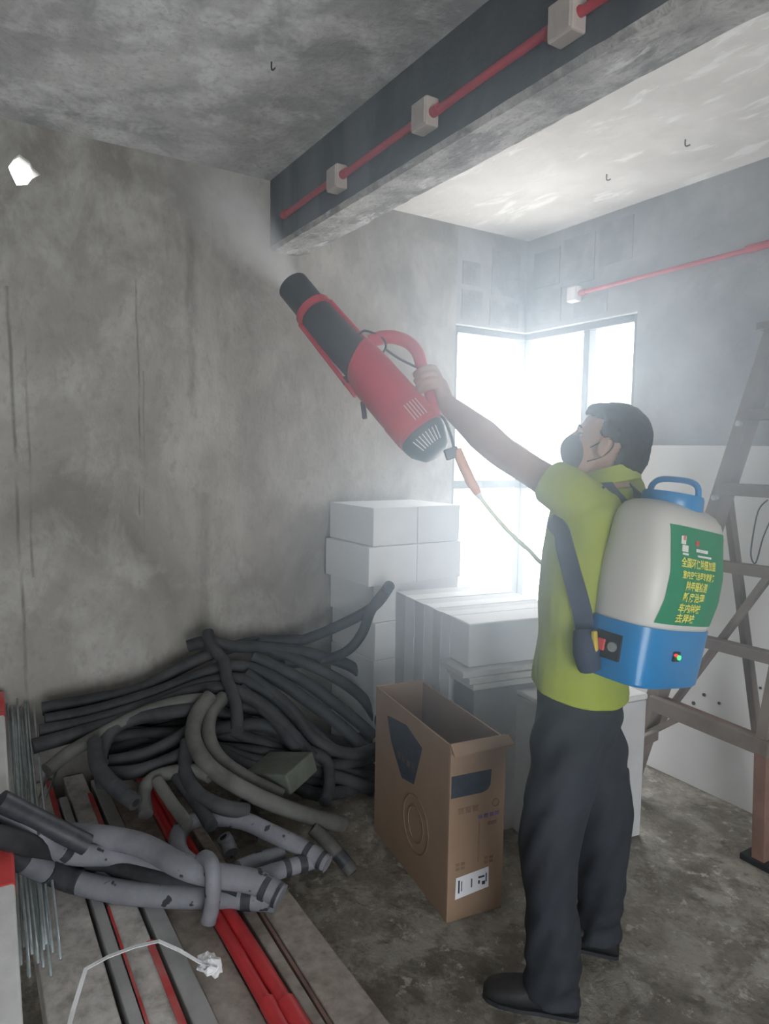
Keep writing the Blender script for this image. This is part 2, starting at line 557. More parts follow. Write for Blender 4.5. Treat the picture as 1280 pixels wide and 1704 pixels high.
# ================================================================== THE ROOM
T = 0.2
struct('floor', G().box((WX - T, YF - T, -0.12), (XR + T, WY + T, 0)), 'floor', 'rough mottled bare concrete floor')

g = G().box((WX - T, YF - T, 0), (WX, WLY, HC)).mesh('w')
hc = Px(40, 285, WX)
hole = G()
ang = [0, .6, 1.1, 1.8, 2.3, 3.0, 3.6, 4.3, 4.9, 5.6]
rr = [.060, .038, .048, .066, .055, .056, .050, .068, .052, .036]
hole.loft([[V((x, hc.y + math.cos(a) * q * k, hc.z + math.sin(a) * q * k * 0.95)) for a, q in zip(ang, rr)] for x, k in ((WX - 0.3, 2.4), (WX - 0.05, 1.15), (WX - 0.02, 1.0), (WX + 0.1, 1.15))])
wl = boolean_diff(g, [hole.mesh('h')])
wall_left = struct('wall_left', wl, 'wall', 'grey cement rendered wall with dark vertical streaks')
struct('lintel', G().box((WX - T, WLY, HEAD), (WX, WY + T, HC)), 'wall_b', '', parent=wall_left)
struct('sill_wall', G().box((WX - T, WLY, 0), (WX, WY + T, SILL)), 'wall_b', '', parent=wall_left)
wall_back = struct('wall_back', G().box((WRX, WY, 0), (XR + T, WY + T, HC)), 'wall_b', 'blue grey cement rendered wall right of the window')
struct('lintel', G().box((WX, WY, HEAD), (WRX, WY + T, HC)), 'wall_b', '', parent=wall_back)
struct('sill_wall', G().box((WX, WY, 0), (WRX, WY + T, SILL)), 'wall_b', '', parent=wall_back)
# flush-pointed blocks showing in the lintels over the corner window
for (y0, y1, z0, z1) in ((2.53, 2.66, 2.53, 2.66), (2.53, 2.68, 2.33, 2.50), (2.75, 2.97, 2.50, 2.76), (2.74, 2.97, 2.32, 2.47)):
    obj('block', G().box((WX - 0.02, y0, z0), (WX + 0.003, y1, z1)), 'blockwork', wall_left)
for (x0, x1, z0, z1) in ((-3.19, -2.98, 2.55, 2.76), (-2.95, -2.72, 2.52, 2.78), (-2.69, -2.47, 2.58, 2.80), (-3.19, -2.96, 2.33, 2.52), (-2.86, -2.62, 2.33, 2.44)):
    obj('block', G().box((x0, WY - 0.003, z0), (x1, WY + 0.02, z1)), 'blockwork', wall_back)

wr = G()
wr.box((XR, YF - T, 0), (XR + T, FILL_OPENING[0], HC)).box((XR, FILL_OPENING[1], 0), (XR + T, WY, HC)).box((XR, FILL_OPENING[0], FILL_OPENING[3]), (XR + T, FILL_OPENING[1], HC)).box((XR, FILL_OPENING[0], 0), (XR + T, FILL_OPENING[1], FILL_OPENING[2]))  # gap left in this unseen wall to let fill light in
struct('wall_right', wr, 'wall_b', 'cement wall with added fill light opening behind the photographer')
struct('wall_front', G().box((WX, YF - T, 0), (XR, YF, HC)), 'wall_b', 'plain cement wall behind the photographer')
struct('ceiling', G().box((WX - T, YF - T, HC), (XR + T, (BY0 + BY1) / 2, HC + T)), 'ceil', 'raw grey concrete ceiling over the near bay')
struct('ceiling.001', G().box((WX - T, (BY0 + BY1) / 2, HC), (XR + T, WY + T, HC + T)), 'ceil_far', 'whitish skimmed ceiling over the window bay')

# beam: rough lower arris, made of many short slices
bm_rings = []
for i in range(121):
    x = WX + (XR - WX) * i / 120
    j = lambda s_, a: (noise.noise(V((x * 5, s_, 0))) * 0.6 + noise.noise(V((x * 17, s_, 3))) * 0.4) * a
    bm_rings.append([V((x, BY0, HC)), V((x, BY0 + j(1, .004), BZ + 0.02 + j(2, .006))), V((x, BY0 + 0.012, BZ + j(3, .004))),
                     V((x, (BY0 + BY1) / 2, BZ - 0.004 + j(4, .006))), V((x, BY1 - 0.018 + j(5, .014), BZ + j(6, .008))),
                     V((x, BY1 + j(7, .004), BZ + 0.022 + j(8, .012))), V((x, BY1, HC))])
bme = G().loft(bm_rings).mesh('ceiling_beam')
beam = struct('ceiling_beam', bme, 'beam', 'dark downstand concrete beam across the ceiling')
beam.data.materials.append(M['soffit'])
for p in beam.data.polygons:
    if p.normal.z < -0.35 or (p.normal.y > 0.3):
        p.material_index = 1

# ---------------------------------------------------------------- corner window
FX, FY = WX - 0.07, WY + 0.07           # frame planes
def frame_bar(name, lo, hi, par):
    return obj(name, G().box(lo, hi), 'alu', par, bevel=0.004)

w1 = thing('window_1', 'tall window strip in the left wall beside the corner post', None, (FX, WLY, SILL)); w1['kind'] = 'structure'
w2 = thing('window_2', 'tall two light window in the back wall at the corner', None, (WX, FY, SILL)); w2['kind'] = 'structure'
for w_ in (w1, w2):
    if 'category' in w_: del w_['category']
def local(o, par):
    o.matrix_parent_inverse = par.matrix_world.inverted(); return o
bpy.context.view_layer.update()
ZT = 1.365                                # transom
b = lambda n, lo, hi, w_: local(frame_bar(n, lo, hi, w_), w_)
b('jamb', (FX - .03, WLY, SILL), (FX + .03, WLY + .05, HEAD), w1)
b('head_rail', (FX - .03, WLY + .05, HEAD - .04), (FX + .03, FY - .03, HEAD), w1)
b('sill_rail', (FX - .03, WLY + .05, SILL), (FX + .03, FY - .03, SILL + .05), w1)
b('transom', (FX - .025, WLY + .05, ZT - .025), (FX + .025, FY - .03, ZT + .025), w1)
b('corner_post', (FX - .03, FY - .03, SILL), (FX + .03, FY + .03, HEAD), w1)
for z0, z1 in ((SILL + .05, ZT - .025), (ZT + .025, HEAD - .04)):
    local(obj('pane', G().box((FX - .004, WLY + .05, z0), (FX + .004, FY - .03, z1)), 'glass', w1), w1)
xm = Py(980, 600, FY).x
b('jamb', (WRX - .05, FY - .03, SILL), (WRX, FY + .03, HEAD), w2)
b('head_rail', (FX + .03, FY - .03, HEAD - .04), (WRX - .05, FY + .03, HEAD), w2)
b('sill_rail', (FX + .03, FY - .03, SILL), (WRX - .05, FY + .03, SILL + .05), w2)
b('mullion', (xm - .02, FY - .03, SILL + .05), (xm + .025, FY + .03, HEAD - .04), w2)
b('transom', (FX + .03, FY - .025, ZT - .025), (xm - .02, FY + .025, ZT + .025), w2)
for x0, x1, z0, z1 in ((FX + .03, xm - .02, SILL + .05, ZT - .025), (FX + .03, xm - .02, ZT + .025, HEAD - .04), (xm + .025, WRX - .05, SILL + .05, HEAD - .04)):
    local(obj('pane', G().box((x0, FY - .004, z0), (x1, FY + .004, z1)), 'glass', w2), w2)

# ---------------------------------------------------------------- conduits and junction boxes
def jbox(p, wdt, hgt, dep, mat, label, nrm_y=-1):
    t = thing('junction_box', label, 'junction box', p, 'junction boxes on red conduit')
    h = G().box((-wdt / 2, -dep if nrm_y < 0 else 0, -hgt / 2), (wdt / 2, 0, hgt / 2))
    obj('housing', h, mat, t, bevel=0.006)
    obj('cover', G().box((-wdt / 2 + .006, -dep - .004, -hgt / 2 + .006), (wdt / 2 - .006, -dep + .001, hgt / 2 - .006)), mat, t, bevel=0.002)
    obj('knockout', G().cyl((-wdt / 2 - .003, -dep / 2, -hgt * .25), (-wdt / 2 + .004, -dep / 2, -hgt * .25), .012), 'conduit', t)
    obj('knockout', G().cyl((wdt / 2 - .004, -dep / 2, 0), (wdt / 2 + .003, -dep / 2, 0), .013), 'conduit', t)
    return t

B3 = [Py(942, 33, BY0 - .03), Py(706, 193, BY0 - .03), Py(560, 298, BY0 - .03)]
for p, lab in zip(B3, ('cream junction box on the beam nearest the camera', 'cream junction box midway along the dark beam', 'cream junction box on the beam nearest the grey wall')):
    jbox((p.x, BY0 - .002, p.z), .085, .09, .05, 'jbox', lab)
zc = sum(p.z for p in B3) / 3
xe = Py(472, 362, BY0 - .03).x
segs = [(XR, B3[0].x + .043), (B3[0].x - .043, B3[1].x + .043), (B3[1].x - .043, B3[2].x + .043), (B3[2].x - .043, xe)]
zs = [Py(1000, 8, BY0 - .03).z, B3[0].z, B3[1].z, B3[2].z, Py(472, 362, BY0 - .03).z]
labs = ('red conduit on the beam running out past the camera end box', 'red conduit between the near and middle boxes on the beam',
        'red conduit between the middle and far boxes on the beam', 'short red conduit from the far beam box towards the wall')
zz = [zc + .01, zc, zc, zc]
for i, (a, c) in enumerate(segs):
    t = thing('red_conduit', labs[i], 'conduit', (a, BY0 - .026, zc), 'red conduits')
    obj('pipe', G().tube([(0, 0, .012 if i == 0 else .004), ((c - a) / 2, -.002, 0), (c - a, 0, -.004)], .0125, 12), 'conduit', t, smooth=True)
    for e in (.02, .98):
        if i == 0 and e < .5: continue
        obj('coupling', G().cyl(((c - a) * e - .022, 0, 0), ((c - a) * e + .022, 0, 0), .0165), 'conduit', t, smooth=True)
pb = Py(957, 490, WY - .02); pe = Py(1280, 406, WY - .02)
jbox((pb.x, WY - .002, pb.z), .075, .085, .045, 'jbox_w', 'small white junction box above the window on the back wall')
t = thing('red_conduit', 'red conduit along the back wall above the ladder', 'conduit', (pb.x + .04, WY - .022, pb.z), 'red conduits')
obj('pipe', G().tube([(0, 0, 0), ((pe.x - pb.x) * .5, 0, (pe.z - pb.z) * .5), (2.2, 0, (pe.z - pb.z) * 1.4)], .0115, 12), 'conduit', t, smooth=True)
obj('coupling', G().cyl((-.005, 0, 0), (.04, 0, 0), .016), 'conduit', t, smooth=True)
cx = Py(1265, 408, WY - .02).x - pb.x - .04
obj('coupling', G().cyl((cx - .06, 0, (pe.z - pb.z) * .9), (cx + .08, 0, (pe.z - pb.z) * 1.05), .017), 'conduit', t, smooth=True)

# nails left in the far ceiling
for (px, py), lab in zip(((1010, 290), (1141, 232), (452, 103)), ('bent nail in the whitish ceiling nearer the window', 'bent nail in the whitish ceiling farther right', 'bent nail in the raw grey ceiling left of the beam')):
    p = Pz(px, py, HC)
    tag(obj('ceiling_nail', G().tube([(p.x, p.y, HC + .01), (p.x, p.y, HC - .02), (p.x + .006, p.y + .002, HC - .028), (p.x + .02, p.y + .004, HC - .027)], .003, 6), 'rust', smooth=True), lab, 'nail', 'ceiling nails')

# ================================================================== STACKS OF WHITE PANELS AND BOXES
R8 = Matrix.Rotation(math.radians(-8), 3, 'Z')
def rbox(name, corner, size, z0, z1, mat, label=None, cat=None, group=None, da=0, parent=None, bevel=.006):
    """box whose near-left corner (towards +x,-y) stands at corner; size = (length towards the wall, length along it)"""
    rot = Matrix.Rotation(math.radians(-8 + da), 3, 'Z')
    o = obj(name, G().box((-size[0], 0, 0), (0, size[1], z1 - z0)), mat, parent, bevel=bevel)
    mt_ = rot.to_4x4(); mt_.translation = V((corner[0], corner[1], z0)); o.matrix_world = mt_
    if label: tag(o, label, cat, group)
    return o

def off(c, a, b_, da=0):
    q = Matrix.Rotation(math.radians(-8 + da), 3, 'Z') @ V((a, b_, 0)); return (c[0] + q.x, c[1] + q.y)

A0 = (-2.80, 1.685)
tiers = [(1.105, 1.29, 0, 0), (0.915, 1.103, .012, -.03), (0.73, 0.913, -.01, .012), (0.545, 0.728, 0, .02), (0.36, 0.543, .0, .015), (0.18, 0.358, 0, .02), (0.0, 0.178, 0, .02)]
names = ('top', 'second', 'third', 'fourth', 'fifth', 'sixth', 'bottom')
for i, (z0, z1, dx, dy) in enumerate(tiers):
    ln = .42; AD = 10
    if i == 0:
        rbox('foam_block', off(A0, dx, dy, 10), (ln, .26), z0, z1, 'foam', 'white foam block on top of the tall stack, wall end', 'foam block', 'white foam blocks by the window', da=AD, bevel=.003)
        rbox('foam_block', off(A0, dx + .002, dy + .261, 10), (ln, .27), z0, z1, 'foam', 'white foam block on top of the tall stack, window end', 'foam block', 'white foam blocks by the window', da=AD, bevel=.003)
    elif i == 1:
        rbox('foam_block', off(A0, dx, dy, 10), (ln, .282), z0, z1, 'foam', 'white foam block second in the tall stack, jutting left', 'foam block', 'white foam blocks by the window', da=AD, bevel=.003)
        rbox('foam_block', off(A0, dx, dy + .284, 10), (ln, .282), z0, z1, 'foam', 'white foam block second in the tall stack, jutting towards the window', 'foam block', 'white foam blocks by the window', da=AD, bevel=.003)
    else:
        rbox('foam_block', off(A0, dx, dy, 10), (ln, .53), z0, z1, 'foam', 'white foam block %s from the top in the tall stack' % names[i] if i < 6 else 'white foam block at the foot of the tall stack', 'foam block', 'white foam blocks by the window', da=AD, bevel=.003)

# upright panels in front of the tall stack
B0 = (-2.10, 1.715)
xs = [0.158, 0.235, 0.305, 0.395, 0.49, 0.59, 0.695]
pos = ('nearest the white front block', 'second from the white front block', 'third from the white front block', 'fourth from the white front block', 'fifth from the white front block', 'last before the tall foam stack')
for i in range(6):
    zt = (.882, .880, .881, .879, .881, .880)[i]
    rbox('wall_panel', off(B0, -xs[i] - .0005, (.002, -.001, .003, .001, 0, .002)[i]), (xs[i + 1] - xs[i] - .001, .545), 0, zt, 'foam_side' if i % 2 else 'foam',
         'upright white panel standing on edge, ' + pos[i], 'panel', 'white panels standing on edge', bevel=.0015)
rbox('foam_block', B0, (.155, .545), .705, .883, 'foam', 'white foam block lying on the thin sheets behind the man', 'foam block', 'white foam blocks by the window')
for i, (z0, z1, dx, dy) in enumerate(((.678, .703, .035, -.045), (.652, .676, .045, -.02), (.628, .650, .05, -.005))):
    rbox('fibre_sheet', off(B0, dx, dy), (.185, .58), z0, z1, 'sheet', ('topmost thin grey sheet under the white front block', 'middle thin grey sheet under the white front block', 'lowest thin grey sheet resting on the grey carton')[i], 'sheet', 'thin sheets under the foam block', bevel=.003)
rbox('storage_carton', off(B0, .02, .015), (.16, .53), 0, .626, 'greybox', 'grey closed carton carrying the thin sheets', 'carton')
wb = thing('white_box', 'white box behind the man\'s legs', 'box', (0, 0, 0))
c1 = off((-1.745, 2.355), -.0, -.46)
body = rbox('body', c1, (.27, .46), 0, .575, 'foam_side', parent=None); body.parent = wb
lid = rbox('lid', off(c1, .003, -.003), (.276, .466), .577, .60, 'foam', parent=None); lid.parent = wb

# ---------------------------------------------------------------- leaning white board on the back wall
wbt = thing('white_board', 'large white board leaning against the back wall behind the ladder', 'board', (0, 0, 0))
lean = [V((-2.37, WY - .085, 0)), V((XR - 2.0, WY - .085, 0))]
g = G()
x0, x1 = -2.375, 0.6
g.add([(x0, WY - .10, 0), (x1, WY - .10, 0), (x1, WY - .045, 1.60), (x0, WY - .045, 1.612), (x0, WY - .075, 0), (x1, WY - .075, 0), (x1, WY - .02, 1.60), (x0, WY - .02, 1.612)],
      [(0, 1, 2, 3), (5, 4, 7, 6), (0, 3, 7, 4), (1, 5, 6, 2), (3, 2, 6, 7), (0, 4, 5, 1)])
obj('panel', g, 'board_white', wbt, bevel=.003)
for px, py, r_ in ((1155, 1170, .009), (1197, 1170, .007), (1172, 1156, .008), (1103, 856, .007), (1265, 1145, .006)):
    p = Py(px, py, WY - .085)
    p.y = WY - .10 + .055 * p.z / 1.606
    obj('screw_hole', G().cyl(p + V((0, -.004, 0)), p + V((0, .004, 0)), r_, n=10), 'rust', wbt)
p0 = Pz(1232, 1316, 0); p1 = Pz(1285, 1350, 0)
tag(obj('board_offcut', G().box((p0.x, p0.y - .02, 0), (p1.x + .5, p0.y + .03, .035)), 'board_white', bevel=.003), 'white board offcut lying at the foot of the leaning board', 'offcut')

# ================================================================== CARDBOARD CARTON
ct = thing('cardboard_carton', 'open brown cardboard carton standing in front of the white stacks', 'carton', (-1.722, 1.343, 0), rot=R8)
L_, W_, H_, TH = .61, .215, .615, .007
obj('front_panel', G().box((-TH, 0, 0), (0, W_, H_)), 'carton', ct, bevel=.002)
obj('side_panel', G().box((-L_, 0, 0), (-TH, TH, H_ - .006)), 'carton', ct, bevel=.002)
obj('side_panel', G().box((-L_, W_ - TH, 0), (-TH, W_, H_ - .012)), 'carton', ct, bevel=.002)
obj('back_panel', G().box((-L_ - TH, 0, 0), (-L_, W_, H_ - .004)), 'carton', ct, bevel=.002)
obj('bottom_panel', G().box((-L_, TH, .002), (-TH, W_ - TH, .01)), 'carton_in', ct)
obj('front_flap', G().add([(0, 0, H_), (0, W_ + .006, H_), (.028, W_ + .012, H_ - .022), (.026, 0, H_ - .03), (.001, 0, H_ - .006), (.001, W_ + .006, H_ - .006), (.026, W_ + .012, H_ - .028), (.024, 0, H_ - .036)],
    [(0, 1, 2, 3), (7, 6, 5, 4), (0, 4, 5, 1), (1, 5, 6, 2), (2, 6, 7, 3), (3, 7, 4, 0)]), 'carton', ct)
def front_print(name, poly, mat):
    k = len(poly)
    vs = [(.0004, y, z) for y, z in poly] + [(.0012, y, z) for y, z in poly]
    return obj(name, G().add(vs, [tuple(range(k - 1, -1, -1)), tuple(range(k, 2 * k))] + [(i, (i + 1) % k, k + (i + 1) % k, k + i) for i in range(k)]), mat, ct)
def side_print(name, poly, mat):
    k = len(poly)
    vs = [(x, -.0004, z) for x, z in poly] + [(x, -.0012, z) for x, z in poly]
    return obj(name, G().add(vs, [tuple(range(k - 1, -1, -1)), tuple(range(k, 2 * k))] + [(i, (i + 1) % k, k + (i + 1) % k, k + i) for i in range(k)]), mat, ct)
front_print('printed_panel', [(.005, .43), (.125, .43), (.145, .437), (.155, .452), (.158, .505), (.005, .505)], 'ink')
ring = G()
ring.tube([(.0012, .178 + math.cos(a) * .013, .385 + math.sin(a) * .013) for a in [k * math.pi / 6 for k in range(12)]], .0014, 4, 1, closed=True, smooth=False)
obj('printed_ring', ring, 'ink_brown', ct)
for k in range(4):
    y = .112 + k * .022
    front_print('printed_character', [(y, .34), (y + .015, .34), (y + .015, .353), (y, .353)], 'ink_purple')
for y, z, h_ in ((.035, .37, .02), (.062, .37, .02), (.09, .37, .02), (.15, .31, .012), (.165, .31, .012)):
    front_print('printed_character', [(y, z), (y + .02, z), (y + .02, z + h_), (y, z + h_)], 'ink_brown')
for y in (.03, .05, .14, .16):
    for z in (.175, .19):
        front_print('printed_character', [(y, z), (y + .014, z), (y + .014, z + .01), (y, z + .01)], 'ink_brown')
front_print('printed_line', [(.115, .19), (.118, .19), (.118, .33), (.115, .33)], 'ink_brown')
front_print('shipping_label', [(.03, .075), (.16, .09), (.158, .162), (.032, .15)], 'paper')
for y, z, w_, h_ in ((.04, .095, .006, .045), (.052, .1, .003, .035), (.09, .105, .004, .03), (.118, .11, .006, .012), (.133, .104, .012, .012), (.118, .13, .024, .006), (.147, .112, .004, .03)):
    k = obj('label_print', G().box((.0014, y, z), (.0022, y + w_, z + h_)), 'ink', ct)
side_print('printed_panel', [(-.50, .53), (-.33, .555), (-.20, .52), (-.26, .36), (-.36, .34), (-.46, .44)], 'ink')
el = G().tube([(-.24 + math.cos(a) * .10, -.001, .22 + math.sin(a) * .105) for a in [k * math.pi / 12 for k in range(24)]], .0022, 4, 1, closed=True, smooth=False)
obj('printed_ring', el, 'ink_brown', ct)
el = G().tube([(-.24 + math.cos(a) * .06, -.001, .22 + math.sin(a) * .065) for a in [k * math.pi / 12 for k in range(24)]], .0022, 4, 1, closed=True, smooth=False)
obj('printed_ring', el, 'ink_brown', ct)
for x in (-.40, -.36, -.32, -.28):
    side_print('printed_character', [(x, .405), (x + .026, .405), (x + .026, .43), (x, .43)], 'ink_brown')

# ================================================================== LADDER
ld = thing('wooden_ladder', 'weathered wooden A-frame ladder in front of the white board', 'ladder', (-1.7, 2.62, 0))
bpy.context.view_layer.update()
def lpart(name, geo, mat='wood', bevel=.003):
    return local(obj(name, geo, mat, ld, bevel=bevel), ld)
SL = [V((-1.975, 2.60, 0)), Py(1085, 1185, 2.635), Py(1110, 1130, 2.65), Py(1199, 860, 2.75), Py(1240, 690, 2.80), Py(1284, 575, 2.85)]
foot, topL = V((-2.01, 2.59, 0)), Py(1296, 540, 2.87)
lpart('stile', G().bar(foot, topL, .055, .09, up=(0, 1, 0)))
# matching right stile (mostly outside the photograph)
footR = V((-1.365, 2.60, 0)); topR = V((topL.x + .36, topL.y, topL.z))
lpart('rear_stile', G().bar(Py(1208, 800, 2.83), V((-1.44, 2.78, .0)), .03, .04, up=(0, 1, 0)))
kn = Py(1278, 1238, 2.62)
lpart('leg', G().bar(V((-1.375, 2.60, .02)), V((kn.x - .01, 2.62, kn.z + .02)), .05, .07, up=(0, 1, 0)), 'wood_red')
lpart('stile', G().bar(V((kn.x - .015, 2.62, kn.z - .02)), V((-1.345, topL.y, topL.z)), .045, .07, up=(0, 1, 0)))
lpart('top_cap', G().box((topL.x - .06, topL.y - .06, topL.z - .02), (-1.30, topL.y + .06, topL.z + .012)))
lpart('rubber_foot', G().box((-1.44, 2.555, 0), (-1.31, 2.645, .025)), 'gun_black')
for (l, r_, y, hh, dd) in (((1237, 690), (1290, 690), 2.79, .045, .05), ((1196, 813), (1290, 818), 2.735, .05, .05), ((1190, 940), (1290, 953), 2.70, .045, .045), ((1165, 1065), (1290, 1095), 2.66, .045, .05)):
    a = Py(*l, y); c = Py(*r_, y); k_ = (-1.335 - a.x) / (c.x - a.x)
    c = V((-1.335, a.y, a.z + (c.z - a.z) * .6 * k_))
    lpart('rung', G().bar(a, c, dd, hh))
a = Py(1083, 1168, 2.60); c = Py(1282, 1248, 2.60)
lpart('rung', G().bar(a, c, .035, .065))
a = Py(1085, 1160, 2.68); c = Py(1275, 1238, 2.66)
lpart('rung', G().bar(a, c, .03, .05), 'wood_red')
lpart('brace', G().bar(Py(1283, 955, 2.76), Py(1083, 1222, 2.76), .025, .04, up=(0, 1, 0)))
lpart('brace', G().bar(Py(1140, 1190, 2.64), Py(1075, 1222, 2.60), .025, .04, up=(0, 1, 0)))
lpart('brace', G().bar(Py(1092, 1222, 2.60), Py(1040, 1247, 2.35), .025, .045, up=(0, 0, 1)))
for px, py, y in ((1233, 705, 2.77), (1193, 828, 2.71)):
    p = Py(px, py, y)
    lpart('bolt', G().cyl(p, p + V((0, -.025, 0)), .012, n=10), 'steel')
wp = [(1278, 832), (1262, 850), (1252, 900), (1250, 925), (1256, 938), (1262, 925), (1270, 895), (1285, 860)]
tag(obj('hanging_wire', G().tube([Py(a, b_, 2.72) for a, b_ in wp], .003, 6), 'gun_black', smooth='all'), 'thin black wire loop hanging from the ladder rung', 'wire')

# ================================================================== BOARDS, RODS AND RED PIPES ON THE FLOOR (run towards the left wall)
def plank(name, y0, y1, z0, z1, xa, xb, mat, label, cat, group='boards on the floor', bev=.004, sag=0.0, y0b=None, y1b=None):
    y0b = y0 if y0b is None else y0b; y1b = y1 if y1b is None else y1b
    rings = []
    for i in range(9):
        t = i / 8; x = xa + (xb - xa) * t
        a = y0 + (y0b - y0) * t; c = y1 + (y1b - y1) * t
        d_ = noise.noise(V((x * 1.5, y0 * 9, 0))) * .004 - sag * math.sin(math.pi * t)
        rings.append([V((x, a, z0)), V((x, c, z0)), V((x, c, z1 + d_)), V((x, a, z1 + d_))])
    o = obj(name, G().loft(rings), mat, bevel=bev)
    return tag(o, label, cat, group)

XA, XB = -3.22, -0.75
p1_ = plank('plywood_board', .165, .318, 0, .105, XA, XB, 'ply', 'dusty pale board under the grey hoses, beside the steel rods', 'board', y0b=.15)
plank('metal_rail', .326, .357, 0, .118, XA + .2, XB, 'rail', 'narrow pale metal rail between the two left dusty boards', 'rail', 'metal rails on the floor', y0b=.335, y1b=.368)
p2_ = plank('plywood_board', .366, .447, 0, .110, XA, XB, 'ply', 'dusty board with red tape along its right edge', 'board', y0b=.376, y1b=.458)
plank('metal_rail', .462, .512, 0, .112, XA + .1, XB, 'rail', 'grey metal rail right of the red taped board', 'rail', 'metal rails on the floor', y0b=.474, y1b=.532)
p3_ = plank('plywood_board', .52, .635, 0, .085, XA + .1, XB, 'ply_dark', 'wide grey brown board left of the red pipes', 'board', y0b=.54, y1b=.645)
p4_ = plank('plywood_board', .735, .785, 0, .095, XA + .4, XB, 'ply_dark', 'narrow brown board just right of the red pipes', 'board', y1b=.755)
p5_ = plank('plywood_board', .800, .905, 0, .095, -2.12, XB, 'ply_dark', 'wide brown board at the right edge of the pile', 'board', y0b=.772, y1b=.912)
plank('plastic_trim', .786, .796, 0, .09, -2.1, XB, 'wood_red', 'thin dark red strip between the two rightmost boards', 'strip', 'boards on the floor', y0b=.757, y1b=.768, bev=.001)
# red tape strips
def tape(par, y0, y1, z, xa, xb):
    return obj('tape', G().box((xa, y0, z), (xb, y1, z + .003)), 'red_tape', par)
tape(p2_, .432, .449, .113, -3.0, -2.2); tape(p2_, .436, .455, .113, -1.98, -1.1)
tape(p2_, .366, .374, .113, -2.2, -1.3)
tape(p1_, .20, .315, .109, -2.84, -2.70); tape(p1_, .168, .19, .109, -3.05, -2.72); tape(p1_, .296, .316, .109, -3.2, -2.72)
# red pipes
for y, r_, lab, xs_, dz in ((.665, .019, 'left of the two red pipes between the boards', -3.05, .03), (.703, .021, 'right of the two red pipes between the boards', -2.95, .04)):
    t = thing('red_pipe', lab, 'pipe', (xs_, y, 0), 'red pipes on the floor')
    n_ = XB - xs_
    obj('pipe', G().tube([(0, -.04, .19), (n_ * .3, -.02, .10 + dz * .3), (n_ * .55, -.01, .075 + dz), (n_, -.0, .06 + dz)], r_, 14), 'red', t, smooth=True)
    obj('socket', G().tube([(n_ * .63, -.006, .074 + dz), (n_ * .80, -.003, .067 + dz)], r_ + .004, 14, smooth=False), 'red', t, smooth=True)
    obj('bore', G().cyl((n_ - .001, 0, .06 + dz), (n_ + .001, 0, .06 + dz), r_ * .85), 'bore', t)
# far left wrapped board, leaning on the wall
q0 = V((-3.2, .105, .52)); q1 = V((-1.2, .035, .17))
wbd = thing('wrapped_board', 'white and red plastic wrapped board at the left edge', 'board', (0, 0, 0))
mid = lambda t: q0 + (q1 - q0) * t
obj('white_wrap', G().bar(mid(0), mid(1), .085, .05), 'wrap', wbd, bevel=.008)
obj('red_wrap', G().bar(mid(.36), mid(.56), .089, .054), 'red_tape', wbd, bevel=.008)
obj('red_wrap', G().bar(mid(0.0), mid(.10), .089, .054), 'red_tape', wbd, bevel=.008)
obj('red_edge', G().bar(mid(.36) + V((0, -.035, .006)), mid(1) + V((0, -.03, .006)), .03, .054), 'red', wbd, bevel=.004)
# steel rods
random.seed(3)
rodlab = 'thin galvanised steel rod in the bundle at the left wall'
for i in range(17):
    y = .155 + .009 * (i % 9) + random.uniform(-.004, .004); dz = .012 * (i // 9) + random.uniform(-.01, .02)
    a = V((random.uniform(-3.23, -3.15), y + random.uniform(-.01, .03), .46 + dz)); c = V((random.uniform(-2.15, -1.95), y - .030 + random.uniform(-.01, .01), .135 + dz))
    tag(obj('steel_rod', G().tube([a, (a + c) / 2 + V((0, 0, -.02)), c], .0042, 6), 'steel', smooth='all'), rodlab, 'rod', 'steel rods at the left wall')
for px, py, qx, qy, lab in ((100, 1270, 62, 1360, 'steel rod splayed right of the rod bundle, farthest right'), (78, 1285, 52, 1365, 'steel rod splayed slightly right of the rod bundle'), (90, 1262, 58, 1345, 'steel rod splayed between two others right of the bundle')):
    tag(obj('steel_rod', G().cyl(Pz(px, py, .27), Pz(qx, qy, .21), .0042, n=6), 'steel', smooth='all'), lab, 'rod', 'steel rods at the left wall')

# ================================================================== BLACK HOSE MOUND
def ridge(px):
    k = [(-50, 1200), (60, 1182), (200, 1150), (350, 1075), (500, 1070), (600, 1095), (650, 1120)]
    for (a, ya), (b_, yb) in zip(k, k[1:]):
        if px <= b_: return ya + (yb - ya) * (px - a) / (b_ - a)
    return 1120
def mound(px, py, lift=0.0):
    t = (py - ridge(px)) / 310
    X = max(-3.17, min(-2.2, -3.08 + .76 * t)) + lift
    p = Px(px, py, X)
    if p.z < .03:
        p = Pz(px, py, .03)
    return p
def hose(pts, r_, mat, label, lift=0.0, name='foam_hose', group='black foam hoses in the mound', bore=None, fn=mound, sub=5, tapes=()):
    P = [fn(a, b_, lift) for a, b_ in pts]
    gg = G().tube(P, r_, 12, sub)
    if not bore and not tapes:
        return tag(obj(name, gg, mat, smooth=True), label, 'hose', group)
    t = thing(name, label, 'hose', P[0], group)
    inv = -V(P[0])
    gg.v = [q + inv for q in gg.v]
    obj('tube', gg, mat, t, smooth=True)
    if bore == 'end':
        e = P[-1] + inv; d_ = (P[-1] - P[-2]).normalized()
        obj('bore', G().cyl(e - d_ * .004, e + d_ * .0015, r_ * .5), 'bore', t)
    if bore == 'start':
        e = P[0] + inv; d_ = (P[0] - P[1]).normalized()
        obj('bore', G().cyl(e - d_ * .004, e + d_ * .0015, r_ * .5), 'bore', t)
    for i, f0, f1 in tapes:
        a = P[i] + (P[i + 1] - P[i]) * f0 + inv; c = P[i] + (P[i + 1] - P[i]) * f1 + inv
        obj('tape', G().tube([a, (a + c) / 2, c], r_ * 1.06, 12, 2), 'tape_black', t, smooth=True)
    return t

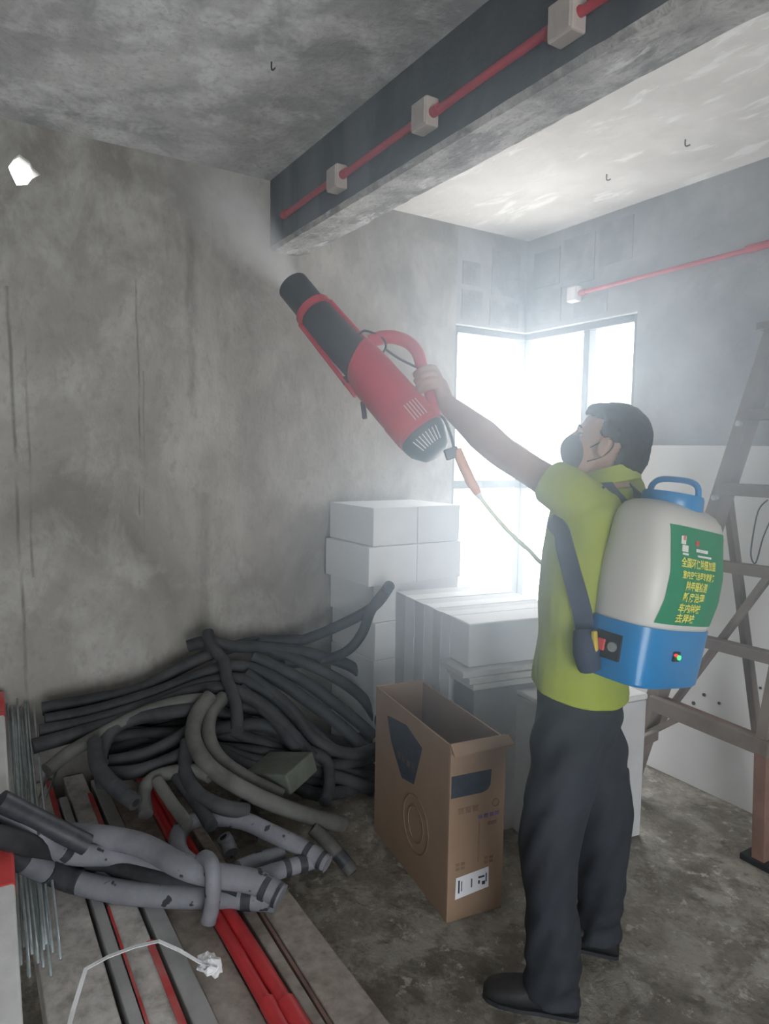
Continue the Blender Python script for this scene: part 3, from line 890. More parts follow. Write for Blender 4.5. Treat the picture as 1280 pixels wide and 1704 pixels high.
K, O_ = 'hose', 'hose_olive'
hose([(70, 1180), (150, 1165), (230, 1148), (300, 1112), (360, 1085), (430, 1068), (500, 1065)], .028, K, 'black foam hose forming the upper left edge of the mound')
tip = V((-2.62, 1.77, .925))
P_ = [mound(430, 1070, .05), mound(500, 1066, .06), V((-2.93, 1.62, .72)), V((-2.80, 1.70, .82)), Px(648, 975, -2.62)]
t = thing('foam_hose', 'black foam hose whose cut end rests up on the white panels', 'hose', P_[0], 'black foam hoses in the mound')
obj('tube', G().tube([p - P_[0] for p in P_], .026, 12, 6), K, t, smooth=True)
e = P_[-1] - P_[0]; d_ = (P_[-1] - P_[-2]).normalized(); obj('bore', G().cyl(e - d_ * .004, e + d_ * .002, .013), 'bore', t)
P_ = [Px(640, 985, -2.63), Px(618, 1015, -2.67), Px(602, 1055, -2.75), Px(575, 1085, -2.85), mound(530, 1100, .03), mound(470, 1105, .03)]
tag(obj('foam_hose', G().tube(P_, .024, 12, 6), K, smooth=True), 'black foam hose hanging down in front of the white panels', 'hose', 'black foam hoses in the mound')
hose([(312, 1076), (345, 1068), (390, 1076), (450, 1078), (520, 1088), (590, 1112), (630, 1155)], .028, K, 'black foam hose with a cut end sticking out left at the top of the mound', .06, bore='start')
hose([(346, 1052), (352, 1075), (372, 1100), (378, 1130), (392, 1170), (395, 1215)], .026, K, 'short black foam hose hanging straight down over the bundle top', .13, bore='start')
hose([(75, 1200), (160, 1183), (260, 1153), (330, 1125), (390, 1108), (450, 1125), (510, 1165), (570, 1210), (605, 1245)], .029, K, 'long black foam hose arching across the whole mound, uppermost', .03)
hose([(65, 1218), (150, 1202), (250, 1172), (340, 1138), (400, 1132), (460, 1162), (510, 1210), (555, 1250)], .029, K, 'long black foam hose arching across the mound, second down', .05)
hose([(55, 1242), (140, 1218), (220, 1193), (310, 1155), (370, 1145), (430, 1168), (480, 1215), (520, 1262)], .029, K, 'long black foam hose arching across the mound, third down', .07)
hose([(78, 1282), (120, 1250), (180, 1216), (240, 1186), (300, 1168), (350, 1163)], .027, O_, 'dusty black hose slanting down left to the steel rods', .10)
hose([(172, 1305), (166, 1262), (185, 1218), (225, 1196), (300, 1183), (345, 1182)], .027, K, 'black foam hose curling down beside the taped end', .10)
hose([(350, 1158), (327, 1190), (322, 1230), (345, 1272), (390, 1305), (450, 1335), (520, 1360), (570, 1371)], .031, O_, 'thick dusty hose sweeping in front of the mound to the floor', .14, bore='end')
hose([(372, 1160), (350, 1190), (348, 1228), (368, 1265), (415, 1298), (470, 1325)], .029, O_, 'dusty hose running just inside the thick sweeping one', .09)
hose([(182, 1268), (240, 1256), (290, 1232), (330, 1205)], .027, K, 'short black hose in the left hollow, upper', .05)
hose([(178, 1288), (230, 1283), (285, 1264), (330, 1240)], .027, K, 'short black hose in the left hollow, lower', .09)
hose([(243, 1355), (240, 1315), (262, 1292), (315, 1282), (350, 1292)], .026, O_, 'dusty hose bending down behind the red pipes', .11)
hose([(312, 1235), (309, 1285), (330, 1322), (370, 1343), (412, 1350)], .028, K, 'black hose curving right towards the grey loop', .12, bore='end')
hose([(262, 1300), (285, 1335), (312, 1372)], .022, O_, 'dusty short hose beside the red pipes', .14)
hose([(290, 1285), (330, 1340), (352, 1375)], .024, K, 'black short hose above the grey loop', .10)
hose([(158, 1235), (163, 1275), (190, 1308), (226, 1336)], .029, K, 'black hose with taped cut end above the red taped board', .17, bore='end', tapes=((2, .0, .6),))
hose([(420, 1092), (500, 1130), (570, 1180), (622, 1225)], .028, K, 'black hose falling right beside the carton, outer', .04)
hose([(450, 1080), (540, 1118), (600, 1158), (633, 1205)], .028, K, 'black hose falling right along the outer shoulder of the mound', .05)
hose([(410, 1120), (480, 1175), (530, 1235), (590, 1254), (640, 1238)], .026, K, 'black hose bending up to the carton', .06)
hose([(400, 1145), (455, 1195), (490, 1240), (540, 1262), (548, 1300), (541, 1335)], .025, K, 'black hose dropping into the dark hollow', .06)
hose([(520, 1378), (552, 1408), (588, 1452)], .026, O_, 'short dusty hose end lying on the bare floor', .12, bore='end', tapes=((1, .3, .7),))
random.seed(11)
for i in range(12):
    y0 = 1190 + i * 8
    pts = [(80 + i * 14 + random.uniform(-10, 10), y0 + random.uniform(0, 30)), (200 + i * 8, y0 - 10 + random.uniform(-15, 15)), (320 + random.uniform(-20, 20), y0 - 20 + random.uniform(-20, 20)),
           (430 + random.uniform(-20, 20), y0 + 0 + random.uniform(-15, 25)), (540 + random.uniform(-20, 20), y0 + 35 + random.uniform(-20, 20)), (620, y0 + 40 + random.uniform(-20, 15))]
    hose(pts, .029, K, 'black foam hose buried inside the mound, half hidden', -.06 + random.uniform(-.03, .03), group='hoses buried in the mound')
p = Px(466, 1284, -2.52)
sb_ = obj('stone_block', G().box((-.115, -.095, -.045), (.115, .095, .04)), 'moss', bevel=.008)
sb_.location = p; sb_.rotation_euler = (.12, -.22, .5)
tag(sb_, 'mossy grey block lying inside the hose loop', 'block')

# ================================================================== GREY TUBE BUNDLE LYING ON THE BOARDS
def onb(px, py, z):
    return Pz(px, py, z)
GB = 'grey foam tubes tied in a bundle'
D_ = 'hose_grey'
def tube3(pts, r_, mat, label, tapes=(), bore=None):
    P = [Pz(a, b_, z) for a, b_, z in pts]
    t = thing('foam_tube', label, 'tube', P[0], GB)
    q = [p - P[0] for p in P]
    obj('tube', G().tube(q, r_, 14, 6), mat, t, smooth=True)
    if bore:
        e, f = (q[-1], q[-2]) if bore == 'end' else (q[0], q[1]); d_ = (e - f).normalized()
        obj('bore', G().cyl(e - d_ * .004, e + d_ * .002, r_ * .52), 'bore', t)
    for i, f0, f1 in tapes:
        a = q[i] + (q[i + 1] - q[i]) * f0; c = q[i] + (q[i + 1] - q[i]) * f1
        obj('tape', G().tube([a, (a + c) / 2, c], r_ * 1.05, 14, 2), 'tape_black', t, smooth=True)
    return t
tube3([(-70, 1318, .50), (0, 1345, .46), (60, 1390, .36), (115, 1420, .26), (200, 1425, .20), (275, 1446, .19), (345, 1462, .19)], .034, D_, 'grey tube second from the top of the bundle', ((0, 0, 1), (1, 0, 1), (2, .75, .95)))
tube3([(120, 1388, .25), (180, 1394, .26), (240, 1408, .26), (300, 1440, .26), (350, 1455, .25), (425, 1468, .22), (468, 1492, .19)], .037, D_, 'pale grey tube on top of the bundle', ((5, .3, .5), (5, .8, .92)))
tube3([(-70, 1378, .47), (20, 1398, .40), (105, 1424, .24), (170, 1440, .17), (250, 1462, .17), (320, 1470, .17), (400, 1482, .17)], .033, 'hose', 'dark tube in the middle of the grey bundle')
tube3([(-50, 1385, .44), (40, 1432, .30), (115, 1464, .17), (200, 1484, .145), (300, 1492, .145), (380, 1492, .15), (460, 1498, .145)], .036, D_, 'pale grey tube lowest in the bundle', ((0, 0, 1), (1, .5, .95), (2, 0, .2), (5, .3, .5)))
tube3([(140, 1448, .15), (220, 1460, .15), (300, 1476, .15), (400, 1486, .15)], .03, D_, 'grey tube tucked under the top one')
tube3([(0, 1332, .50), (70, 1368, .40), (145, 1406, .30)], .032, 'tape_black', 'black taped tube end crossing the left boards', bore='end')
tube3([(338, 1452, .20), (302, 1425, .21), (296, 1395, .22), (312, 1370, .23), (350, 1360, .235), (405, 1366, .23), (455, 1388, .21), (505, 1412, .18), (545, 1438, .15)], .031, D_, 'grey tube bent into a loop behind the tie', ((7, .1, .3), (7, .7, .85)))
tube3([(385, 1420, .15), (378, 1402, .17), (372, 1393, .19)], .026, D_, 'short grey tube stub with open end inside the loop', bore='end')
tube3([(380, 1455, .16), (420, 1436, .155), (470, 1420, .15)], .028, D_, 'short grey tube pointing right, upper', ((0, .2, .4),), bore='end')
tube3([(400, 1470, .15), (460, 1450, .15), (520, 1432, .15)], .028, D_, 'short grey tube pointing right, lower', ((1, .2, .35), (1, .6, .8)), bore='end')
tube3([(330, 1442, .25), (341, 1428, .29), (352, 1440, .295), (355, 1475, .25), (352, 1510, .17), (346, 1535, .125)], .024, D_, 'grey tube tied round the bundle as a binding', ((2, .3, .42), (3, .2, .35)))
tube3([(405, 1340, .07), (420, 1358, .08), (440, 1395, .09)], .026, 'hose_olive', 'dusty tube stub standing behind the loop', bore='start')
# white plastic strap and its crumpled knot
sp = [(112, 1720, .13), (122, 1680, .14), (143, 1612, .17), (180, 1592, .18), (225, 1575, .19), (264, 1566, .20), (300, 1582, .18), (330, 1600, .15), (348, 1606, .13)]
st = thing('plastic_strap', 'thin white plastic strap looping over the boards', 'strap', (0, 0, 0))
P_ = [Pz(*q) for q in sp]
rings = []
for i, p in enumerate(P_):
    t_ = (P_[min(i + 1, len(P_) - 1)] - P_[max(i - 1, 0)]).normalized(); s_ = t_.cross(V((0, 0, 1))).normalized()
    rings.append([p - s_ * .006 - V((0, 0, .001)), p + s_ * .006 - V((0, 0, .001)), p + s_ * .006 + V((0, 0, .001)), p - s_ * .006 + V((0, 0, .001))])
obj('band', G().loft(rings), 'string', st)
c0 = P_[-1] + V((0, 0, -.005)); kg = G()
kg.ball(c0 + V((0, 0, .008)), (V((.045, .01, 0)), V((-.008, .028, 0)), V((0, 0, .014))), 22, 12)
kg = ruffle(kg.mesh('knot'), lambda c: .012 * noise.noise(c * 70) + .008 * noise.noise(c * 160))
obj('knot', kg, 'string', st)

# ================================================================== SPRAY GUN (held up in the left hand)
def gun_frame():
    T0, N0 = Pd(722, 760, 2.20), Pd(488, 476, 2.45)
    ax = (N0 - T0).normalized()
    side = Pd(722 + 77, 760 - 63, 2.20) - T0
    side = (side - ax * side.dot(ax)).normalized()
    zz = ax.cross(side)
    if zz.dot(CAM - T0) < 0:
        zz = -zz
    m_ = Matrix((ax, side, zz)).transposed().to_4x4(); m_.translation = T0
    return m_, (N0 - T0).length
GM, GL = gun_frame()
KX = GL / .79
gun = thing('fogging_gun', 'red and black fogging gun held up by the man', 'spray gun'); gun.matrix_world = GM
def gp(name, geo, mat, smooth=True, bevel=0.0, parent=None):
    return obj(name, geo, mat, parent or gun, smooth=smooth, bevel=bevel)
def ring_(x, cy, ry, rz, n=20, pw=2.0, cz=0, shear=0.0):
    out = []
    for k in range(n):
        a = 2 * math.pi * k / n; c, s_ = math.cos(a), math.sin(a)
        yy = cy + ry * math.copysign(abs(c) ** (2 / pw), c)
        out.append(V((x * KX + shear * (yy - cy), yy, cz + rz * math.copysign(abs(s_) ** (2 / pw), s_))))
    return out
# barrel with a real bore
gp('barrel', G().loft([ring_(.37, .012, 0.0671, 0.0671), ring_(.46, .006, 0.0659, 0.0659), ring_(.60, 0, 0.0610, 0.0610), ring_(.65, 0, 0.0598, 0.0598), ring_(.655, 0, 0.0573, 0.0573), ring_(.79, 0, 0.0573, 0.0573), ring_(.79, 0, 0.0500, 0.0500), ring_(.70, 0, 0.0488, 0.0488)]), 'gun_black')
gp('clamp_ring', G().loft([ring_(.645, 0, 0.0695, 0.0695), ring_(.668, 0, 0.0695, 0.0695), ring_(.668, 0, 0.0580, 0.0580), ring_(.645, 0, 0.0580, 0.0580)], ring_loop=True), 'gun_red')
for yy, x0, x1 in ((.068, .655, .43), (-.068, .655, .32)):
    gp('guide_rail', G().tube([(x0 * KX, yy * .97, .0), ((x0 + x1) / 2 * KX, yy * 1.02, 0), (x1 * KX, yy * 1.06, 0)], .0085, 8), 'gun_red')
gp('motor_body', G().loft([ring_(.43, .012, 0.0495, 0.0495, shear=.55), ring_(.41, .012, 0.0726, 0.0704, pw=2.4, shear=.5), ring_(.33, .012, 0.0803, 0.0770, pw=2.5, shear=.2), ring_(.2, .014, 0.0825, 0.0814, pw=2.6), ring_(.12, .015, 0.0803, 0.0803, pw=2.6), ring_(.075, .015, 0.0770, 0.0770, pw=2.6)]), 'gun_red')
gp('vent_band', G().loft([ring_(.165, .0145, 0.0842, 0.0830, pw=2.6), ring_(.09, .015, 0.0820, 0.0820, pw=2.6), ring_(.09, .015, 0.0781, 0.0781, pw=2.6), ring_(.165, .0145, 0.0781, 0.0781, pw=2.6)], ring_loop=True), 'red')
for k in range(5):
    y = .022 + k * .0105
    z = .0825 * (1 - (abs((y - .015) / .0825)) ** 2.6) ** (1 / 2.6)
    gp('vent_slot', G().bar((.16 * KX, y, z), (.10 * KX, y, z), .003, .004, up=(0, 0, 1)), 'gun_light', smooth=False)
grl = gp('tail_grille', G().loft([ring_(.076, .015, 0.0792, 0.0792, pw=2.6), ring_(.05, .015, 0.0748, 0.0748, pw=2.5), ring_(.008, .015, 0.0495, 0.0495), ring_(.0, .015, 0.0330, 0.0330)]), 'gun_grille')
for k in range(8):
    y = -.028 + k * .0125
    def sz(q, R_):
        return R_ * max(0.02, 1 - abs((q - .015) / R_) ** 2.4) ** (1 / 2.4)
    gp('grille_slot', G().bar((.054 * KX, y, sz(y, .076) + .001), (.018 * KX, .015 + (y - .015) * .75, sz(.015 + (y - .015) * .75, .056) + .001), .0032, .003), 'gun_light', smooth=False)
HP = [(.445, .080, 0), (.43, .118, 0), (.405, .150, 0), (.36, .176, 0), (.31, .178, 0), (.265, .160, 0), (.20, .132, 0), (.12, .098, 0), (.09, .078, 0)]
gp('handle', G().tube([(x * KX, y, z) for x, y, z in HP], [.024, .024, .023, .022, .0215, .020, .0175, .019, .022], 14, 5), 'gun_red')
gp('trigger_lever', G().tube([(.385 * KX, .105, 0), (.33 * KX, .118, .004), (.27 * KX, .142, .006)], .0045, 8), 'gun_black')
gp('cable', G().tube([(.47 * KX, .055, .03), (.475 * KX, .085, .025), (.45 * KX, .105, .02), (.415 * KX, .118, .018), (.388 * KX, .11, .015), (.375 * KX, .085, .02), (.39 * KX, .07, .03)], .004, 8), 'gun_black')
gp('hanging_tab', G().bar((.29 * KX, -.066, 0), (.24 * KX, -.095, 0), .016, .012), 'gun_black', smooth=False, bevel=.002)
gp('latch', G().bar((.40 * KX, -.062, .0), (.375 * KX, -.072, 0), .02, .014), 'gun_black', smooth=False, bevel=.002)

# ================================================================== THE MAN
FW = V((-.855, -.518, 0)); LF = V((.518, -.855, 0)); UP = V((0, 0, 1))
def bring(c, a, b_, fw=FW, lf=LF, n=24, pw=2.3):
    out = []
    for k in range(n):
        t = 2 * math.pi * k / n; x, y = math.cos(t), math.sin(t)
        out.append(c + fw * (a * math.copysign(abs(x) ** (2 / pw), x)) + lf * (b_ * math.copysign(abs(y) ** (2 / pw), y)))
    return out
J = dict(pel=Pd(966, 1165, 1.99), waist=Pd(972, 1040, 1.985), chest=Pd(982, 905, 1.985), upper=Pd(988, 840, 1.985), neck=Pd(1012, 795, 1.985), head=Pd(1015, 735, 1.98),
         lsh=Pd(944, 822, 1.875), rsh=Pd(1032, 812, 2.12))
J['lank'] = V((-1.292, 1.392, .09)); J['rank'] = V((-1.392, 1.688, .09))
J['lhip'] = J['pel'] + LF * .088 + UP * -.03; J['rhip'] = J['pel'] - LF * .088 + UP * -.03
J['lkn'] = Pd(914, 1400, 1.865); J['rkn'] = Pd(1003, 1375, 2.09)
GC = V((.205 * KX, .134, 0))                      # grip centre in gun space
tl = V((.88, .40, 0)).normalized(); no_ = V((-.40, .88, 0)).normalized(); zl = V((0, 0, 1))
gw = lambda p: GM @ p
J['lwr'] = gw(GC + no_ * .046 - tl * .088 + zl * .004)
J['lel'] = Pd(836, 752, 2.04)
J['rel'] = J['rsh'] + V((0, 0, -.26)) - FW * .03 - LF * .09; J['rwr'] = J['rel'] + V((0, 0, -.24)) + FW * .03 - LF * .03

# head frame: looking up along the gun, chin lifted
HF = (-_r0 * .93 + V((_d.x, _d.y, 0)).normalized() * .37).normalized()
pitch = math.radians(17)
HL = UP.cross(HF).normalized()
HFp = (HF * math.cos(pitch) + UP * math.sin(pitch)).normalized(); HU = HFp.cross(HL) * -1
if HU.z < 0: HU = -HU
hd = lambda f, l, u: J['head'] + HFp * f + HL * l + HU * u

body = G()
# trunk
body.loft([bring(J['pel'] - UP * .06, .09, .13), bring(J['pel'] + UP * .06, .10, .155), bring(J['waist'], .095, .14), bring(J['chest'], .105, .16), bring(J['upper'], .095, .165), bring(J['neck'] - UP * .03, .06, .075)])
body.tube([J['neck'] - UP * .05, J['neck'] + UP * .02, J['head'] - UP * .05 - HFp * .012], [.062, .056, .056], 16)
for s_ in 'lr':
    body.tube([J[s_ + 'hip'], J[s_ + 'hip'] + (J[s_ + 'kn'] - J[s_ + 'hip']) * .25, J[s_ + 'kn'], J[s_ + 'ank']], [.07, .066, .050, .036], 14, 5)
    fd = V((-.74, -.68, 0))
    body.tube([J[s_ + 'ank'] - fd * .03 - UP * .045, J[s_ + 'ank'] + fd * .05 - UP * .05, J[s_ + 'ank'] + fd * .11 - UP * .063], [.026, .026, .016], 10, 4)
body.tube([J['upper'] + LF * .08, J['lsh'], J['lsh'] + (J['lel'] - J['lsh']) * .5, J['lel'], J['lel'] + (J['lwr'] - J['lel']) * .35, J['lwr']], [.055, .05, .044, .047, .050, .031], 16, 5)
body.tube([J['upper'] - LF * .08, J['rsh'], J['rsh'] + (J['rel'] - J['rsh']) * .5, J['rel'], J['rel'] + (J['rwr'] - J['rel']) * .35, J['rwr']], [.06, .056, .048, .042, .042, .028], 16, 5)
# head: cranium, face, jaw, nose, brow, ears
body.ball(hd(-.005, 0, .012), (HFp * .097, HL * .077, HU * .094), 20, 14)
body.ball(hd(.048, 0, -.045), (HFp * .058, HL * .058, HU * .066), 18, 12)
body.ball(hd(.066, 0, -.088), (HFp * .032, HL * .036, HU * .024), 14, 9)
body.ball(hd(.085, 0, .012), (HFp * .016, HL * .045, HU * .012), 14, 8)
body.tube([hd(.092, 0, .0), hd(.108, 0, -.03), hd(.100, 0, -.042)], [.008, .014, .012], 10, 3)
for s_ in (-1, 1):
    body.ball(hd(.005, .078 * s_, -.018), (HFp * .017, HL * .008, HU * .031), 12, 8)
    body.ball(hd(-.002, .083 * s_, -.008), (HFp * .010, HL * .007, HU * .022), 10, 7)
# left hand closed round the gun handle
palm = GC + no_ * .040
body.ball(gw(palm - tl * .004 + zl * .002), ((GM.to_3x3() @ tl) * .046, (GM.to_3x3() @ no_) * .017, (GM.to_3x3() @ zl) * .033), 16, 10)
body.tube([gw(palm - tl * .01), J['lwr']], [.026, .029], 12, smooth=False)
for i, (s_, ln) in enumerate(((.036, 1.0), (.013, 1.08), (-.010, 1.03), (-.032, .88))):
    c = GC + tl * s_
    body.tube([gw(c + no_ * .040 + zl * .012), gw(c + no_ * .028 + zl * .034 * ln), gw(c - no_ * .004 + zl * .036 * ln), gw(c - no_ * .029 * ln + zl * .018), gw(c - no_ * .027 * ln - zl * .002)], [.0105, .0105, .0098, .009, .0078], 10, 4)
body.tube([gw(palm + tl * .0 - zl * .02), gw(palm + tl * .035 - no_ * .008 - zl * .032), gw(GC + tl * .058 - no_ * .002 - zl * .028), gw(GC + tl * .070 - no_ * .018 - zl * .012)], [.014, .0125, .011, .0085], 10, 4)
# right hand, relaxed
rh = J['rwr']; hdn = V((0, 0, -1)) + FW * .25; hdn.normalize(); hs = FW.copy(); hp = LF.copy()
body.ball(rh + hdn * .05, (hs * .040, hp * .015, hdn * .05), 14, 9)
for i, (o_, ln) in enumerate(((.028, .068), (.010, .076), (-.009, .071), (-.026, .055))):
    b0 = rh + hdn * .085 + hs * o_
    body.tube([b0, b0 + hdn * ln * .5 + hp * .008, b0 + hdn * ln * .8 + hp * .025, b0 + hdn * ln * .95 + hp * .042], [.0095, .009, .0085, .0075], 8, 3)
body.tube([rh + hdn * .03 + hs * .03, rh + hdn * .06 + hs * .055 + hp * .01, rh + hdn * .095 + hs * .058 + hp * .02], [.013, .011, .009], 8, 3)
bme = fuse('person', body, .0046, 4, .5)
man = obj('person', bme, 'skin', smooth='all')
tag(man, 'person in lime polo shirt and dark trousers raising a fogging gun overhead', 'person')

for s_ in (-1, 1):
    obj('eye', G().ball(hd(.079, .031 * s_, -.006), (HFp * .009, HL * .012, HU * .0085), 12, 8), 'eye', man, smooth='all')
    obj('eyebrow', G().tube([hd(.092, .014 * s_, .014), hd(.093, .03 * s_, .019), hd(.082, .048 * s_, .015)], [.003, .004, .002], 6, 3), 'hair', man, smooth='all')
# hair: short black, thicker at the back
hg = G()
hg.ball(hd(-.010, 0, .018), (HFp * .102, HL * .084, HU * .097), 28, 20)
hg.ball(hd(-.052, 0, -.022), (HFp * .066, HL * .078, HU * .080), 24, 16)
hg.ball(hd(.040, 0, .064), (HFp * .052, HL * .064, HU * .036), 20, 12)
hme = fuse('hair', hg, .005, 5)
hcut = hd(.030, 0, .012)
bm = bmesh.new(); bm.from_mesh(hme)
# hairline: drop the face side below the brow, and the nape
dele = []
for v in bm.verts:
    q = v.co - J['head']; f, l, u = q.dot(HFp), q.dot(HL), q.dot(HU)
    if (f > .030 and u < .052) or (f > -.035 and u < .002 + .3 * max(0, abs(f + .0)) and not (f < .012 and u > -.0)) or u < -.098:
        dele.append(v)
bmesh.ops.delete(bm, geom=dele, context='VERTS')
bm.to_mesh(hme); bm.free()
ruffle(hme, lambda c: .003 * noise.noise(c * 60) + .002 * noise.noise(c * 150))
obj('hair', hme, 'hair', man, smooth='all')
# mask
mk = G()
mk.ball(hd(.072, 0, -.055), (HFp * .052, HL * .062, HU * .054), 20, 14)
mk.ball(hd(.098, 0, -.050), (HFp * .030, HL * .036, HU * .040), 16, 10)
mme = fuse('face_mask', mk, .005, 5)
cut(mme, hd(.028, 0, 0), -HFp)
mko = obj('face_mask', mme, 'mask', man, smooth='all')
for s_ in (-1, 1):
    obj('ear_loop', G().tube([hd(.040, .060 * s_, -.03), hd(.02, .078 * s_, -.012), hd(-.008, .086 * s_, .008), hd(-.018, .083 * s_, -.012), hd(.0, .078 * s_, -.045), hd(.035, .06 * s_, -.07)], .002, 6, 4), 'mask', mko, smooth='all')

# polo shirt
sg = G()
sg.loft([bring(J['pel'] - UP * .045, .135, .182), bring(J['pel'] + UP * .06, .132, .180), bring(J['waist'], .122, .170), bring(J['chest'] - UP * .02, .122, .183), bring(J['upper'] - UP * .005, .108, .176), bring(J['neck'] - UP * .022, .07, .085)])
d1 = (J['lel'] - J['lsh']).normalized()
sg.tube([J['upper'] + LF * .06 - UP * .01, J['lsh'] + UP * .005, J['lsh'] + d1 * .10, J['lsh'] + d1 * .16], [.078, .068, .062, .062], 18, 5)
d2 = (J['rel'] - J['rsh']).normalized()
sg.tube([J['upper'] - LF * .06 - UP * .01, J['rsh'], J['rsh'] + d2 * .12, J['rsh'] + d2 * .2], [.08, .074, .07, .072], 18, 5)
sme = fuse('polo_shirt', sg, .007, 8)
def folds(c):
    z = c.z; l = (c - J['chest']).dot(LF); f = (c - J['chest']).dot(FW)
    k = .009 * noise.noise(V((l * 7, f * 7, z * 3.0))) + .007 * noise.noise(V((l * 16 + z * 6, f * 12, z * 8)))
    k += .006 * math.sin((z * 14 + f * 16 + l * 5)) * max(0, min(1, (1.22 - z) * 3)) * .55
    return k
ruffle(sme, folds)
cut(sme, J['lsh'] + d1 * .055, (d1 + V((0, 0, -.25)).cross(V((0,0,1)))).normalized()); 
# only the left sleeve should meet that plane: rebuild trunk check is not needed because the plane lies outside the trunk
cut(sme, J['pel'] + UP * .045 - FW * .0, (V((0, 0, -1)) + FW * .16).normalized())
bm = bmesh.new(); bm.from_mesh(sme)
cr = J['rsh'] + d2 * .17
bmesh.ops.delete(bm, geom=[v for v in bm.verts if (v.co - cr).dot(d2) > 0 and (v.co - cr).length < .11 and (v.co - J['chest']).dot(LF) < -.17], context='VERTS')
bm.to_mesh(sme); bm.free()
shirt = obj('polo_shirt', sme, 'shirt', man, smooth='all')
md = shirt.modifiers.new('thickness', 'SOLIDIFY'); md.thickness = .003; md.offset = -1
cl = G()
ncx = J['neck'] + UP * .005
cl.loft([[ncx + V((0, 0, -.025)) + (FW * math.cos(a) * .072 + LF * math.sin(a) * .078) - FW * .006 + UP * (.018 * -math.cos(a)) for a in [2 * math.pi * k / 28 for k in range(28)]],
         [ncx + V((0, 0, .022)) + (FW * math.cos(a) * .064 + LF * math.sin(a) * .069) - FW * .010 + UP * (.020 * -math.cos(a)) for a in [2 * math.pi * k / 28 for k in range(28)]],
         [ncx + V((0, 0, .026)) + (FW * math.cos(a) * .069 + LF * math.sin(a) * .074) - FW * .010 + UP * (.020 * -math.cos(a)) for a in [2 * math.pi * k / 28 for k in range(28)]],
         [ncx + V((0, 0, -.018)) + (FW * math.cos(a) * .083 + LF * math.sin(a) * .090) - FW * .008 + UP * (.016 * -math.cos(a)) for a in [2 * math.pi * k / 28 for k in range(28)]]], ring_loop=True)
obj('collar', cl, 'shirt', shirt, smooth=True)

# trousers
tg = G()
tg.loft([bring(J['pel'] - UP * .11, .108, .165), bring(J['pel'] - UP * .03, .117, .170), bring(J['pel'] + UP * .08, .105, .158)])
tg.tube([J['lhip'] + UP * .02, J['lhip'] + (J['lkn'] - J['lhip']) * .25, (J['lhip'] + J['lkn']) / 2, J['lkn'], (J['lkn'] + J['lank']) / 2, J['lank'] + UP * .02, J['lank'] - UP * .055], [.09, .098, .092, .083, .078, .073, .077], 20, 5)
tg.tube([J['rhip'] + UP * .02, J['rhip'] + (J['rkn'] - J['rhip']) * .25, (J['rhip'] + J['rkn']) / 2, J['rkn'], (J['rkn'] + J['rank']) / 2, J['rank'] + UP * .02, J['rank'] - UP * .055], [.09, .098, .092, .083, .077, .071, .075], 20, 5)
tme = fuse('trousers', tg, .007, 8)
def tf(c):
    f = (c - J['pel']).dot(FW); l = (c - J['pel']).dot(LF)
    k = .016 * noise.noise(V((f * 5, l * 5, c.z * 4.0))) + .010 * noise.noise(V((f * 14, l * 14, c.z * 10 + f * 18)))
    if c.z < .3: k += .006 * math.sin(c.z * 70 + f * 20) * (1 - c.z / .3)
    if c.z > .62: k += .004 * math.sin(c.z * 45 + f * 40)
    return k
ruffle(tme, tf)
cut(tme, V((0, 0, .032)), V((0, 0, -1)))
obj('trousers', tme, 'trouser', man, smooth='all')
# shoes
for nm, heel, toe in (('l', V((-1.235, 1.440, 0)), V((-1.432, 1.259, 0))), ('r', V((-1.335, 1.728, 0)), V((-1.545, 1.565, 0)))):
    d_ = (toe - heel).normalized(); s_ = UP.cross(d_); Ls = (toe - heel).length
    prof = ((.0, .026, .062), (.03, .035, .082), (.2, .038, .088), (.4, .040, .080), (.62, .048, .062), (.82, .046, .050), (.95, .034, .038), (1.0, .018, .026))
    g = G().loft([[heel + d_ * (x * Ls) + s_ * (wd * math.copysign(abs(math.cos(a)) ** .75, math.cos(a))) + UP * max(.006, h_ / 2 + h_ / 2 * math.copysign(abs(math.sin(a)) ** .75, math.sin(a))) for a in [2 * math.pi * k / 16 for k in range(16)]] for x, wd, h_ in prof])
    sh = obj('shoe', g, 'shoe', man, smooth=True)
    obj('sole', G().loft([[heel + d_ * (x * Ls) + s_ * (q * (wd + .004)) + UP * z for q, z in ((-1, .0), (1, .0), (1, .012), (-1, .012))] for x, wd, h_ in prof]), 'gun_black', sh)

# ================================================================== BACKPACK SPRAYER
BK = Matrix.Rotation(math.radians(-25), 3, 'Z') @ -FW; tilt = math.radians(-5)
TU = (UP * math.cos(tilt) + BK * math.sin(tilt)).normalized(); TB = (BK * math.cos(tilt) - UP * math.sin(tilt)).normalized(); TL = TU.cross(TB).normalized()
org = Pd(1066, 1127, 1.86)
if TL.dot(LF) < 0: TL = -TL
TM = (Matrix.Rotation(math.radians(12.5), 3, _d) @ Matrix((TB, TL, TU)).transposed()).to_4x4(); TM.translation = org
if TM.to_3x3().determinant() < 0: pass
pack = thing('backpack_sprayer', 'white and blue backpack sprayer tank on the man\'s back', 'sprayer'); pack.matrix_world = TM
def tring(h_, a, b_, n=40, pw=3.4, cx=0.0):
    out = []
    for k in range(n):
        t = 2 * math.pi * k / n; x, y = math.cos(t), math.sin(t)
        out.append(V((cx + a * math.copysign(abs(x) ** (2 / pw), x), b_ * math.copysign(abs(y) ** (2 / pw), y), h_)))
    return out
